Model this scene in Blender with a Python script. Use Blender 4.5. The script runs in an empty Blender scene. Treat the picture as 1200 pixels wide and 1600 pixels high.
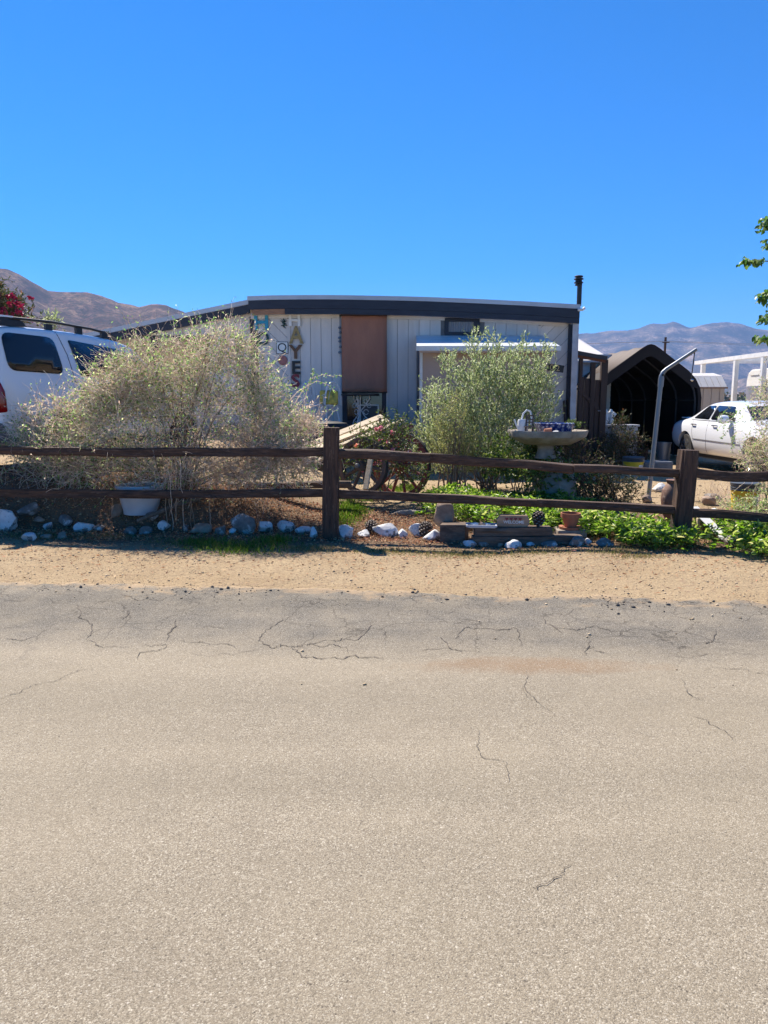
import bpy, bmesh, math, random
import numpy as np
from mathutils import Vector, Matrix, noise as mnoise
from mathutils.bvhtree import BVHTree
random.seed(7)
rng = np.random.default_rng(7)
R = math.radians
scene = bpy.context.scene
COL = scene.collection

# ------------------------------------------------------------------ camera, sky, sun, exposure
FPX, PITCH, EYE = 1150.0, math.atan(172/1150), 1.6
cam_d = bpy.data.cameras.new('camera'); cam = bpy.data.objects.new('camera', cam_d); COL.objects.link(cam)
cam_d.sensor_fit = 'VERTICAL'; cam_d.sensor_height = 24; cam_d.lens = FPX/1600*24
cam_d.clip_start = 0.05; cam_d.clip_end = 40000
cam.location = (0, 0, EYE); cam.rotation_euler = (math.pi/2 - PITCH, 0, 0)
scene.camera = cam

SUN_EL, SUN_AZ = R(50), R(-30)          # azimuth from +Y, negative = to the left
w = bpy.data.worlds.new('World'); scene.world = w; w.use_nodes = True
nt = w.node_tree; nt.nodes.clear()
sky = nt.nodes.new('ShaderNodeTexSky'); sky.sky_type = 'NISHITA'; sky.sun_disc = False
sky.sun_elevation = SUN_EL; sky.sun_rotation = SUN_AZ
sky.altitude = 600; sky.air_density = 0.7; sky.dust_density = 0.0; sky.ozone_density = 10
bg = nt.nodes.new('ShaderNodeBackground'); bg.inputs['Strength'].default_value = 0.095
out = nt.nodes.new('ShaderNodeOutputWorld')
hsv = nt.nodes.new('ShaderNodeHueSaturation'); hsv.inputs['Saturation'].default_value = 1.27
nt.links.new(sky.outputs[0], hsv.inputs['Color']); nt.links.new(hsv.outputs[0], bg.inputs[0]); nt.links.new(bg.outputs[0], out.inputs[0])
sd = bpy.data.lights.new('sun', 'SUN'); sun = bpy.data.objects.new('sun', sd); COL.objects.link(sun)
sd.energy = 4.9; sd.angle = R(0.53); sd.color = (1.0, 0.91, 0.79)
SV = Vector((math.sin(SUN_AZ)*math.cos(SUN_EL), math.cos(SUN_AZ)*math.cos(SUN_EL), math.sin(SUN_EL)))
sun.rotation_euler = SV.to_track_quat('Z', 'Y').to_euler(); sun.location = (0, 0, 30)
vs = scene.view_settings
vs.view_transform = 'Standard'; vs.look = 'None'; vs.gamma = 1; vs.use_curve_mapping = False; vs.exposure = 1.12
scene.cycles.max_bounces = 6; scene.cycles.transparent_max_bounces = 8
scene.cycles.volume_bounces = 0; scene.cycles.caustics_reflective = False; scene.cycles.caustics_refractive = False

# ------------------------------------------------------------------ pixel -> place
CP, SP = math.cos(PITCH), math.sin(PITCH)
def ray(px, py):
    u = 800-py
    return Vector((px-600, FPX*CP + u*SP, -FPX*SP + u*CP))
def P(px, py, Y):                       # the point seen at a pixel, at distance Y
    r = ray(px, py); k = Y/r.y
    return Vector((r.x*k, Y, EYE + r.z*k))
def G(px, py, z=0.0):                   # the point seen at a pixel, at height z
    r = ray(px, py); k = (z-EYE)/r.z
    return Vector((r.x*k, r.y*k, z))

# ------------------------------------------------------------------ noise
def hash2(ix, iy, s):
    h = (ix.astype(np.int64)*374761393 + iy.astype(np.int64)*668265263 + s*974711) & 0x7fffffff
    h = ((h ^ (h >> 13))*1274126177) & 0x7fffffff
    return ((h ^ (h >> 16)) & 0xffff)/65535.0
def vnoise(x, y, s=0):
    x = np.asarray(x, float); y = np.asarray(y, float)
    ix = np.floor(x); iy = np.floor(y); fx = x-ix; fy = y-iy
    fx = fx*fx*(3-2*fx); fy = fy*fy*(3-2*fy)
    ix = ix.astype(np.int64); iy = iy.astype(np.int64)
    a = hash2(ix, iy, s); b = hash2(ix+1, iy, s); c = hash2(ix, iy+1, s); d = hash2(ix+1, iy+1, s)
    return (a*(1-fx)+b*fx)*(1-fy) + (c*(1-fx)+d*fx)*fy - 0.5
def fbm(x, y, o=4, s=0):
    t = 0; a = 1
    for i in range(o):
        t = t + a*vnoise(x*2**i + 17.3*i, y*2**i - 9.1*i, s+i); a *= 0.5
    return t
def ss(a, b, x):
    t = np.clip((np.asarray(x, float)-a)/(b-a), 0, 1); return t*t*(3-2*t)

FENCE_A, FENCE_S = 8.59, -0.082
def yf(x): return FENCE_A + FENCE_S*x
def ye(x): return 5.97 - 0.103*x
def gz(x, y):                           # height of the ground
    x = np.asarray(x, float); y = np.asarray(y, float)
    A = 0.13 + 0.51*ss(-0.4, -3.4, x)
    d = y - yf(np.clip(x, -8, 8))
    wl = 0.95 + 1.0*ss(-3, 0, x)
    z = A*ss(0.12, wl, d)
    z = z + 0.25*ss(12, 16, y)*ss(1.5, -2, x)
    far = 1 - ss(24, 60, y)
    z = z*far
    near = (1-ss(20, 40, np.abs(x)))*(1-ss(24, 50, y))*ss(ye(0)-.5, ye(0)+1, y)
    return z + near*(0.05*fbm(x*0.9, y*0.9, 3, 5) + 0.012*fbm(x*7, y*7, 2, 9)) - 0.02*near
def g1(x, y): return float(gz(x, y))

# ------------------------------------------------------------------ materials
def newmat(name):
    m = bpy.data.materials.new(name); m.use_nodes = True
    n = m.node_tree; n.nodes.clear()
    o = n.nodes.new('ShaderNodeOutputMaterial'); b = n.nodes.new('ShaderNodeBsdfPrincipled')
    n.links.new(b.outputs[0], o.inputs[0])
    return m, n, b, o
def rgb(c): return (c[0], c[1], c[2], 1)
def N(n, t, **kw):
    q = n.nodes.new(t)
    for k, v in kw.items(): setattr(q, k, v)
    return q
def noise_node(n, vec, scale, detail=4, rough=0.6, dist=0):
    q = N(n, 'ShaderNodeTexNoise'); q.inputs['Scale'].default_value = scale
    q.inputs['Detail'].default_value = detail; q.inputs['Roughness'].default_value = rough
    q.inputs['Distortion'].default_value = dist
    n.links.new(vec, q.inputs['Vector']); return q
def ramp(n, fac, stops):
    q = N(n, 'ShaderNodeValToRGB'); cr = q.color_ramp
    while len(cr.elements) < len(stops): cr.elements.new(0.5)
    for e, (p, c) in zip(cr.elements, stops):
        e.position = p; e.color = rgb(c) if len(c) == 3 else c
    n.links.new(fac, q.inputs['Fac']); return q
def mixc(n, fac, a, b, mode='MIX'):
    q = N(n, 'ShaderNodeMix', data_type='RGBA', blend_type=mode)
    for sock, v in ((q.inputs[0], fac), (q.inputs[6], a), (q.inputs[7], b)):
        if hasattr(v, 'is_output') or isinstance(v, bpy.types.NodeSocket): n.links.new(v, sock)
        elif isinstance(v, (int, float)): sock.default_value = v
        else: sock.default_value = rgb(v)
    return q.outputs[2]
def math_(n, op, a, b=None, clamp=False):
    q = N(n, 'ShaderNodeMath', operation=op); q.use_clamp = clamp
    for i, v in enumerate((a, b)):
        if v is None: continue
        if isinstance(v, bpy.types.NodeSocket): n.links.new(v, q.inputs[i])
        else: q.inputs[i].default_value = v
    return q.outputs[0]
def coords(n, scale=(1, 1, 1)):
    tc = N(n, 'ShaderNodeTexCoord'); mp = N(n, 'ShaderNodeMapping'); mp.inputs['Scale'].default_value = scale
    n.links.new(tc.outputs['Object'], mp.inputs['Vector']); return mp.outputs[0]
def bump(n, b, h, strength, dist=0.01):
    q = N(n, 'ShaderNodeBump'); q.inputs['Strength'].default_value = strength; q.inputs['Distance'].default_value = dist
    n.links.new(h, q.inputs['Height']); n.links.new(q.outputs[0], b.inputs['Normal'])
def simple(name, c, rough=0.6, c2=None, scale=8, stretch=(1, 1, 1), bmp=0.0, bscale=None, metal=0.0, spots=None, spec=0.5, lo=.35, hi=.65, island=0):
    m, n, b, o = newmat(name)
    v = coords(n, stretch)
    nz = noise_node(n, v, scale, 5)
    c2 = c2 or tuple(x*0.75 for x in c)
    col = ramp(n, nz.outputs['Fac'], [(lo, c2), (hi, c)]).outputs[0]
    if spots:                           # (colour, scale, threshold)
        sn = noise_node(n, v, spots[1], 6, 0.7)
        f = ramp(n, sn.outputs['Fac'], [(spots[2], (0, 0, 0)), (spots[2]+0.06, (1, 1, 1))]).outputs[0]
        col = mixc(n, f, col, spots[0])
    if island:
        gi = N(n, 'ShaderNodeNewGeometry')
        oi = N(n, 'ShaderNodeObjectInfo')
        s = math_(n, 'ADD', gi.outputs['Random Per Island'], oi.outputs['Random'])
        s = math_(n, 'FRACT', s)
        k = math_(n, 'MULTIPLY_ADD', s, island); k.node.inputs[2].default_value = 1-island/2
        hs = N(n, 'ShaderNodeHueSaturation'); n.links.new(col, hs.inputs['Color']); n.links.new(k, hs.inputs['Value'])
        col = hs.outputs[0]
    n.links.new(col, b.inputs['Base Color'])
    b.inputs['Roughness'].default_value = rough; b.inputs['Metallic'].default_value = metal
    b.inputs['Specular IOR Level'].default_value = spec
    if bmp:
        bn = noise_node(n, v, bscale or scale*3, 6, 0.7); bump(n, b, bn.outputs['Fac'], bmp, 0.01)
    return m
def leafmat(name, stops, trans=0.35, rough=0.5, spec=0.35, tv=1.35):
    m, n, b, o = newmat(name)
    gi = N(n, 'ShaderNodeNewGeometry')
    col = ramp(n, gi.outputs['Random Per Island'], stops).outputs[0]
    n.links.new(col, b.inputs['Base Color']); b.inputs['Roughness'].default_value = rough
    b.inputs['Specular IOR Level'].default_value = spec
    tr = N(n, 'ShaderNodeBsdfTranslucent')
    hs = N(n, 'ShaderNodeHueSaturation'); hs.inputs['Value'].default_value = tv; hs.inputs['Saturation'].default_value = 1.1
    n.links.new(col, hs.inputs['Color']); n.links.new(hs.outputs[0], tr.inputs['Color'])
    mx = N(n, 'ShaderNodeMixShader'); mx.inputs[0].default_value = trans
    n.links.new(b.outputs[0], mx.inputs[1]); n.links.new(tr.outputs[0], mx.inputs[2]); n.links.new(mx.outputs[0], o.inputs[0])
    return m

M = {}
M['navy'] = simple('navy_paint', (0.022, 0.026, 0.042), 0.55, (0.014, 0.016, 0.028), 3, (1, 1, 4), 0.15, spots=((0.10, 0.09, 0.10), 9, 0.70))
M['siding'] = simple('siding_paint', (0.68, 0.64, 0.60), 0.7, (0.59, 0.56, 0.53), 1.4, (3, 1, .5), 0.12, 40, island=.10)
M['wallback'] = simple('groove_board', (0.22, 0.21, 0.21), 0.8)
M['roofmetal'] = simple('roof_edge_metal', (0.50, 0.52, 0.56), 0.45, (0.42, 0.43, 0.46), 2, (1, 1, 1), 0.05, metal=0.2)
M['rawwood'] = simple('bare_board', (0.40, 0.20, 0.11), 0.8, (0.25, 0.13, 0.07), 6, (1, 6, 12), 0.3, spots=((0.5, 0.33, 0.2), 5, 0.62))
M['blind'] = simple('blind_cloth', (0.40, 0.18, 0.115), 0.85, (0.34, 0.15, 0.10), 3, (2, 1, .6), 0.2, 60)
M['taupe'] = simple('taupe_paint', (0.50, 0.37, 0.30), 0.75, (0.46, 0.34, 0.28), 2)
M['whitepaint'] = simple('white_paint', (0.78, 0.78, 0.76), 0.5, (0.66, 0.66, 0.64), 5, bmp=.05)
M['awning'] = simple('awning_sheet', (0.72, 0.76, 0.78), 0.4, (0.60, 0.64, 0.67), 2, (1, 3, 1), 0.05)
M['whitetrim'] = simple('weathered_white_trim', (0.55, 0.55, 0.58), 0.6, (0.42, 0.42, 0.45), 4)
M['darkglass'] = simple('dark_glass', (0.012, 0.014, 0.02), 0.06, (0.010, 0.012, 0.018), 2)
M['curtain'] = simple('curtain', (0.36, 0.34, 0.34), 0.9, (0.26, 0.25, 0.26), 14, (4, 1, .3))
M['black'] = simple('black_paint', (0.015, 0.015, 0.016), 0.5)
M['rubber'] = simple('rubber', (0.018, 0.018, 0.018), 0.8, (0.03, 0.028, 0.026), 6)
M['chrome'] = simple('polished_metal', (0.62, 0.62, 0.64), 0.22, (0.5, 0.5, 0.52), 3, metal=0.9)
M['galv'] = simple('galvanised_pipe', (0.22, 0.25, 0.28), 0.45, (0.20, 0.22, 0.25), 9, (1, 1, .4), 0.1, metal=0.5, spots=((.33, .25, .2), 12, .72))
M['deck'] = simple('deck_grey', (0.27, 0.27, 0.28), 0.8, (0.20, 0.20, 0.21), 5, (1, 1, 1), 0.2, island=.2)
M['brownwood'] = simple('brown_stained_wood', (0.060, 0.030, 0.020), 0.7, (0.035, 0.018, 0.013), 4, (4, 4, .5), 0.25, island=.3)
M['fence'] = simple('old_creosote_wood', (0.110, 0.056, 0.032), 0.78, (0.035, 0.018, 0.011), 4, (1.0, 9, 9), 0.9, 9, spots=((0.20, 0.13, 0.09), 7, 0.60))
M['fencepost'] = simple('old_creosote_post', (0.110, 0.056, 0.032), 0.78, (0.035, 0.018, 0.011), 4, (9, 9, .9), 0.9, 9, spots=((0.19, 0.12, 0.08), 6, 0.60))
M['tie'] = simple('railroad_tie_wood', (0.17, 0.115, 0.08), 0.85, (0.075, 0.05, 0.037), 4, (1.2, 8, 8), 0.9, 8, spots=((0.26, 0.18, 0.12), 7, 0.62))
M['plank'] = simple('weathered_plank', (0.66, 0.54, 0.36), 0.75, (0.48, 0.37, 0.24), 4, (1.5, 8, 8), 0.5, 10, island=.3)
M['wagonred'] = simple('faded_red_wagon_paint', (0.30, 0.06, 0.05), 0.6, (0.15, 0.04, 0.034), 8, bmp=0.4, spots=((.20, .12, .10), 9, .66))
M['wagongrey'] = simple('grey_wagon_wood', (0.16, 0.12, 0.10), 0.8, (0.09, 0.065, 0.055), 7, bmp=0.5)
M['paintrock'] = simple('white_painted_stone', (0.78, 0.77, 0.75), 0.75, (0.58, 0.57, 0.56), 9, bmp=0.7, bscale=22, spots=((0.20, 0.185, 0.175), 8, 0.53))
M['greyrock'] = simple('grey_stone', (0.28, 0.25, 0.225), 0.85, (0.14, 0.125, 0.115), 9, bmp=0.9, bscale=26, spots=((0.55, 0.53, 0.51), 9, 0.54))
M['tanrock'] = simple('tan_stone', (0.40, 0.29, 0.21), 0.85, (0.22, 0.155, 0.115), 8, bmp=0.9, bscale=18, spots=((0.52, 0.43, 0.35), 10, 0.62))
M['concrete'] = simple('cast_concrete', (0.36, 0.31, 0.25), 0.85, (0.22, 0.185, 0.15), 7, bmp=0.6, bscale=30, spots=((.13, .115, .09), 5, .62))
M['terracotta'] = simple('terracotta', (0.42, 0.16, 0.085), 0.75, (0.33, 0.125, 0.07), 9, bmp=.2)
M['brick'] = simple('welcome_brick', (0.42, 0.27, 0.17), 0.8, (0.32, 0.20, 0.13), 12, bmp=.5)
M['pinecone'] = simple('pine_cone', (0.16, 0.125, 0.105), 0.8, (0.08, 0.06, 0.05), 30, island=.5)
M['tips'] = simple('pine_cone_tip', (0.34, 0.29, 0.25), 0.8, island=.4)
M['yellow'] = simple('yellow_plastic', (0.78, 0.52, 0.03), 0.4, (0.66, 0.43, 0.02), 6)
M['bluedark'] = simple('dark_grey_plastic', (0.06, 0.07, 0.085), 0.5)
M['tub'] = simple('grey_plastic_tub', (0.14, 0.155, 0.18), 0.6)
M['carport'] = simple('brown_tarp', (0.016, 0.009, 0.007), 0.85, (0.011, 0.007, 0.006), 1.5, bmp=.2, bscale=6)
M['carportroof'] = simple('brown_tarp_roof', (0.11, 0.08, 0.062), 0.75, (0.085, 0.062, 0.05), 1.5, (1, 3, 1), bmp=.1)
M['steel'] = simple('shelter_frame_steel', (0.055, 0.052, 0.055), 0.5, metal=.3)
M['rvwhite'] = simple('rv_panel', (0.78, 0.77, 0.72), 0.4, (0.70, 0.69, 0.64), 2)
M['shedbeige'] = simple('beige_metal_sheet', (0.50, 0.42, 0.33), 0.55, (0.44, 0.37, 0.29), 2)
M['shedroof'] = simple('pale_roof_sheet', (0.70, 0.66, 0.60), 0.45, (0.62, 0.58, 0.52), 2)
M['cushion'] = simple('floral_cushion', (0.85, 0.60, 0.10), 0.9, (0.20, 0.22, 0.06), 9, spots=((.5, .10, .04), 7, .60))
M['wirewhite'] = simple('white_wrought_iron', (0.82, 0.82, 0.82), 0.5)
M['ladyblue'] = simple('blue', (0.02, 0.30, 0.48), 0.5)
M['gold'] = simple('gold_letter', (0.36, 0.26, 0.10), 0.6)
M['brownletter'] = simple('brown_letter', (0.16, 0.085, 0.045), 0.7)
M['redletter'] = simple('red_letter', (0.24, 0.03, 0.045), 0.6)
M['greenletter'] = simple('dark_green_letter', (0.015, 0.06, 0.055), 0.6)
M['soil'] = simple('potting_soil', (0.06, 0.042, 0.03), 0.95, bmp=.6)
M['carwhite'] = simple('white_car_paint', (0.82, 0.84, 0.88), 0.22, (0.80, 0.82, 0.86), 1)
M['suvwhite'] = simple('pearl_white_car_paint', (0.80, 0.80, 0.80), 0.25, (0.78, 0.78, 0.78), 1)
for k in ('carwhite', 'suvwhite'):
    b = [q for q in M[k].node_tree.nodes if q.type == 'BSDF_PRINCIPLED'][0]
    b.inputs['Coat Weight'].default_value = 0.6; b.inputs['Coat Roughness'].default_value = 0.05
M['redlens'] = simple('red_lamp_lens', (0.30, 0.006, 0.008), 0.12)
M['seam'] = simple('panel_gap', (0.05, 0.05, 0.055), 0.8)
M['trimgrey'] = simple('grey_trim', (0.22, 0.22, 0.23), 0.4)
M['whiteporcelain'] = simple('white_ceramic', (0.75, 0.75, 0.73), 0.25, (0.68, 0.68, 0.66), 5)
def bluepattern():
    m, n, b, o = newmat('blue_and_white_porcelain')
    v = coords(n, (1, 1, 1))
    vo = N(n, 'ShaderNodeTexVoronoi'); vo.inputs['Scale'].default_value = 22; n.links.new(v, vo.inputs['Vector'])
    f = ramp(n, vo.outputs['Distance'], [(0.22, (1, 1, 1)), (0.34, (0, 0, 0)), (0.40, (0, 0, 0)), (.44, (.8, .8, .8)), (.5, (0, 0, 0))]).outputs[0]
    n.links.new(mixc(n, f, (0.015, 0.03, 0.16), (0.55, 0.60, 0.70)), b.inputs['Base Color']); b.inputs['Roughness'].default_value = 0.2
    return m
M['bluepattern'] = bluepattern()
M['twigdry'] = simple('dry_twig', (0.80, 0.70, 0.58), 0.8, (0.48, 0.37, 0.30), 6, island=1.0)
M['twigdry'] = leafmat('dry_twig', [(0, (0.38, 0.29, 0.24)), (.35, (0.58, 0.48, 0.41)), (.7, (0.75, 0.67, 0.59)), (1, (0.88, 0.82, 0.72))], .45, .7, .3, tv=1.6)
M['twigbrown'] = simple('brown_twig', (0.20, 0.12, 0.085), 0.85, (0.11, 0.07, 0.05), 6, island=.6)
M['stem'] = simple('woody_stem', (0.36, 0.27, 0.20), 0.85, (0.22, 0.15, 0.10), 8, (1, 1, .3), island=.4)
M['bark'] = simple('tree_bark', (0.20, 0.16, 0.12), 0.9, (0.10, 0.08, 0.06), 8, (3, 3, 1), 0.6)
M['leafgreen'] = leafmat('bush_leaf', [(0, (0.08, 0.16, 0.04)), (.4, (0.16, 0.28, 0.075)), (.75, (0.31, 0.42, 0.17)), (1, (0.58, 0.60, 0.34))], .58, tv=1.7)
M['leafdry'] = leafmat('dry_leaf', [(0, (0.46, 0.39, 0.28)), (.4, (0.60, 0.51, 0.40)), (.8, (0.44, 0.32, 0.26)), (1, (0.76, 0.69, 0.58))], 0.6, .8, .2, tv=1.35)
M['olive'] = leafmat('olive_leaf', [(0, (0.12, 0.17, 0.06)), (.35, (0.24, 0.30, 0.13)), (.7, (0.38, 0.44, 0.23)), (1, (0.60, 0.64, 0.44))], 0.42, .38, .6, tv=1.5)
M['feather'] = leafmat('yellow_green_leaf', [(0, (0.22, 0.26, 0.08)), (.5, (0.36, 0.38, 0.13)), (1, (0.50, 0.50, 0.22))], 0.45)
M['cover'] = leafmat('ground_cover_leaf', [(0, (0.05, 0.10, 0.02)), (.4, (0.13, 0.24, 0.03)), (.8, (0.24, 0.34, 0.07)), (1, (0.48, 0.48, 0.20))], 0.52, .35, .5, tv=1.6)
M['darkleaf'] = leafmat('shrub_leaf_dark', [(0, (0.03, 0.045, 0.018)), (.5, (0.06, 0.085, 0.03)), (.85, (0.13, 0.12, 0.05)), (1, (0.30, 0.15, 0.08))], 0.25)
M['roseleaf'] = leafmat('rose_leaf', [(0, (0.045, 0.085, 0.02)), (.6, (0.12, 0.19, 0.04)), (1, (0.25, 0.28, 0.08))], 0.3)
M['treeleaf'] = leafmat('broad_tree_leaf', [(0, (0.05, 0.11, 0.025)), (.6, (0.12, 0.23, 0.05)), (1, (0.26, 0.32, 0.10))], 0.4, .4, .45)
M['grass'] = leafmat('grass_blade', [(0, (0.07, 0.14, 0.02)), (.6, (0.13, 0.24, 0.03)), (1, (0.30, 0.32, 0.10))], 0.4)
M['drygrass'] = leafmat('dry_grass_blade', [(0, (0.12, 0.15, 0.04)), (.5, (0.26, 0.24, 0.10)), (1, (0.42, 0.34, 0.19))], 0.3, .8, .2)
M['litter'] = leafmat('leaf_litter', [(0, (0.14, 0.07, 0.04)), (.35, (0.40, 0.18, 0.10)), (.7, (0.58, 0.34, 0.19)), (.9, (0.60, 0.45, 0.28)), (1, (0.66, 0.25, 0.17))], 0.15, .85, .2)
M['pink'] = leafmat('pink_petal', [(0, (0.72, 0.22, 0.30)), (.5, (0.85, 0.38, 0.44)), (1, (0.90, 0.58, 0.58))], 0.3)
M['coral'] = leafmat('coral_petal', [(0, (0.85, 0.30, 0.20)), (1, (0.92, 0.48, 0.36))], 0.3)
M['redflower'] = leafmat('oleander_petal', [(0, (0.22, 0.010, 0.03)), (1, (0.50, 0.05, 0.12))], 0.15)
M['pebble'] = leafmat('pebble', [(0, (0.26, 0.19, 0.12)), (.4, (0.48, 0.36, 0.22)), (.9, (0.60, 0.48, 0.33)), (1, (0.14, 0.10, 0.07))], 0.0, .85, .2)

# ------------------------------------------------------------------ mesh building
ORG = {}
def tag(o, label=None, cat=None, group=None, kind=None):
    if label: o['label'] = label
    if cat: o['category'] = cat
    if group: o['group'] = group
    if kind: o['kind'] = kind
    return o
def link(o, parent=None):
    COL.objects.link(o)
    if parent is not None: o.parent = parent
    return o
def empty(name, loc=(0, 0, 0), label=None, cat=None, group=None):
    o = bpy.data.objects.new(name, None); link(o); o.location = loc; o.empty_display_size = .1
    ORG[o.name] = Vector(loc); tag(o, label, cat, group); return o
def raw(name, V, F, mat, parent=None, origin=None, smooth=False, label=None, cat=None, group=None, kind=None):
    """V: (n,3) world or proto coordinates, F: (m,k) array or a list of lists"""
    org = Vector((0, 0, 0))
    if parent is not None: org = ORG[parent.name]
    elif origin is not None: org = Vector(origin)
    V = np.asarray(V, dtype=np.float32).reshape(-1, 3) - np.array(org, dtype=np.float32)
    me = bpy.data.meshes.new(name)
    if isinstance(F, np.ndarray):
        m, k = F.shape
        me.vertices.add(len(V)); me.vertices.foreach_set('co', V.ravel())
        me.loops.add(m*k); me.loops.foreach_set('vertex_index', F.astype(np.int32).ravel())
        me.polygons.add(m); me.polygons.foreach_set('loop_start', np.arange(0, m*k, k, dtype=np.int32))
        try: me.polygons.foreach_set('loop_total', np.full(m, k, dtype=np.int32))
        except Exception: pass
        me.update(calc_edges=True); me.validate()
    else:
        me.from_pydata(V.tolist(), [], F); me.update()
    if smooth: me.polygons.foreach_set('use_smooth', [True]*len(me.polygons))
    me.materials.append(mat)
    o = bpy.data.objects.new(name, me); link(o, parent)
    if parent is None and origin is not None: o.location = org
    ORG[o.name] = org
    tag(o, label, cat, group, kind); return o

class MB:
    def __init__(s): s.V = []; s.F = []
    def add(s, V, F):
        k = len(s.V); s.V += [tuple(v) for v in V]; s.F += [[i+k for i in f] for f in F]; return s
    def box(s, c, d, rot=None, pivot=None):
        c = Vector(c); hx, hy, hz = d[0]/2, d[1]/2, d[2]/2
        vs_ = [Vector((x, y, z)) for x in (-hx, hx) for y in (-hy, hy) for z in (-hz, hz)]
        if rot is not None:
            m = rot if isinstance(rot, Matrix) else Matrix.Rotation(rot, 3, 'Z'); vs_ = [m @ v for v in vs_]
        return s.add([v+c for v in vs_], [[0, 1, 3, 2], [4, 6, 7, 5], [0, 4, 5, 1], [2, 3, 7, 6], [0, 2, 6, 4], [1, 5, 7, 3]])
    def bb(s, x0, x1, y0, y1, z0, z1): return s.box(((x0+x1)/2, (y0+y1)/2, (z0+z1)/2), (abs(x1-x0), abs(y1-y0), abs(z1-z0)))
    def bar(s, a, b, w_, h, roll=0):
        a = Vector(a); b = Vector(b); d = b-a; q = d.to_track_quat('X', 'Z').to_matrix() @ Matrix.Rotation(roll, 3, 'X')
        return s.box((a+b)/2, (d.length, w_, h), q)
    def tube(s, pts, r, n=8, cap=True):
        pts = [Vector(p) for p in pts]; K = len(pts); rs = r if hasattr(r, '__len__') else [r]*K
        V = []; up = None
        for i, p in enumerate(pts):
            t = (pts[min(i+1, K-1)] - pts[max(i-1, 0)]).normalized()
            if up is None: up = t.orthogonal().normalized()
            up = (up - t*up.dot(t)); up = up.normalized() if up.length > 1e-6 else t.orthogonal().normalized()
            sd_ = t.cross(up)
            for j in range(n):
                a = 2*math.pi*j/n; V.append(p + (up*math.cos(a)+sd_*math.sin(a))*rs[i])
        F = [[i*n+j, i*n+(j+1) % n, (i+1)*n+(j+1) % n, (i+1)*n+j] for i in range(K-1) for j in range(n)]
        if cap: F += [list(range(n))[::-1], [(K-1)*n+j for j in range(n)]]
        return s.add(V, F)
    def lathe(s, prof, c=(0, 0, 0), n=24, axis='Z', cap=True, wob=None):
        c = Vector(c); V = []; K = len(prof)
        for i, (r, h) in enumerate(prof):
            for j in range(n):
                a = 2*math.pi*j/n; rr = r*(wob(a, h) if wob else 1)
                p = (rr*math.cos(a), rr*math.sin(a), h)
                if axis == 'Y': p = (p[0], p[2], p[1])
                if axis == 'X': p = (p[2], p[0], p[1])
                V.append(c+Vector(p))
        F = [[i*n+j, i*n+(j+1) % n, (i+1)*n+(j+1) % n, (i+1)*n+j] for i in range(K-1) for j in range(n)]
        if cap: F += [list(range(n))[::-1], [(K-1)*n+j for j in range(n)]]
        return s.add(V, F)
    def prism(s, poly, y0, y1):              # poly in (x, z), extruded along y
        n = len(poly)
        V = [(x, y0, z) for x, z in poly] + [(x, y1, z) for x, z in poly]
        return s.add(V, [list(range(n)), list(range(n, 2*n))[::-1]] + [[i, i+n, (i+1) % n+n, (i+1) % n] for i in range(n)])
    def prismx(s, poly, x0, x1):             # poly in (y, z)
        n = len(poly)
        V = [(x0, y, z) for y, z in poly] + [(x1, y, z) for y, z in poly]
        return s.add(V, [list(range(n)), list(range(n, 2*n))[::-1]] + [[i, i+n, (i+1) % n+n, (i+1) % n] for i in range(n)])
    def build(s, name, mat, parent=None, origin=None, smooth=False, bevel=0, rough=0, rs=6, **kw):
        o = raw(name, s.V, s.F, mat, parent, origin, **kw)
        bm = bmesh.new(); bm.from_mesh(o.data); bmesh.ops.recalc_face_normals(bm, faces=bm.faces)
        if rough:
            for v in bm.verts: v.co += Vector((mnoise.noise(v.co*rs), mnoise.noise(v.co*rs+Vector((9, 3, 1))), mnoise.noise(v.co*rs+Vector((2, 8, 5)))))*rough
        bm.to_mesh(o.data); bm.free()
        if smooth:
            o.data.polygons.foreach_set('use_smooth', [True]*len(o.data.polygons))
            try: o.data.set_sharp_from_angle(angle=R(35))
            except Exception: pass
        if bevel:
            b = o.modifiers.new('bevel', 'BEVEL'); b.width = bevel; b.segments = 2; b.limit_method = 'ANGLE'; b.angle_limit = R(35)
        return o
def copy_thing(o, loc, rz=None, label=None, scale=None):
    def rec(q, par):
        c = q.copy(); COL.objects.link(c); ORG[c.name] = ORG.get(q.name, Vector())
        if par is not None: c.parent = par
        for ch in q.children: rec(ch, c)
        return c
    c = rec(o, None); c.location = loc
    if rz is not None: c.rotation_euler.z = rz
    if scale is not None: c.scale = (scale,)*3 if isinstance(scale, (int, float)) else scale
    if label: c['label'] = label
    return c
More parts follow.
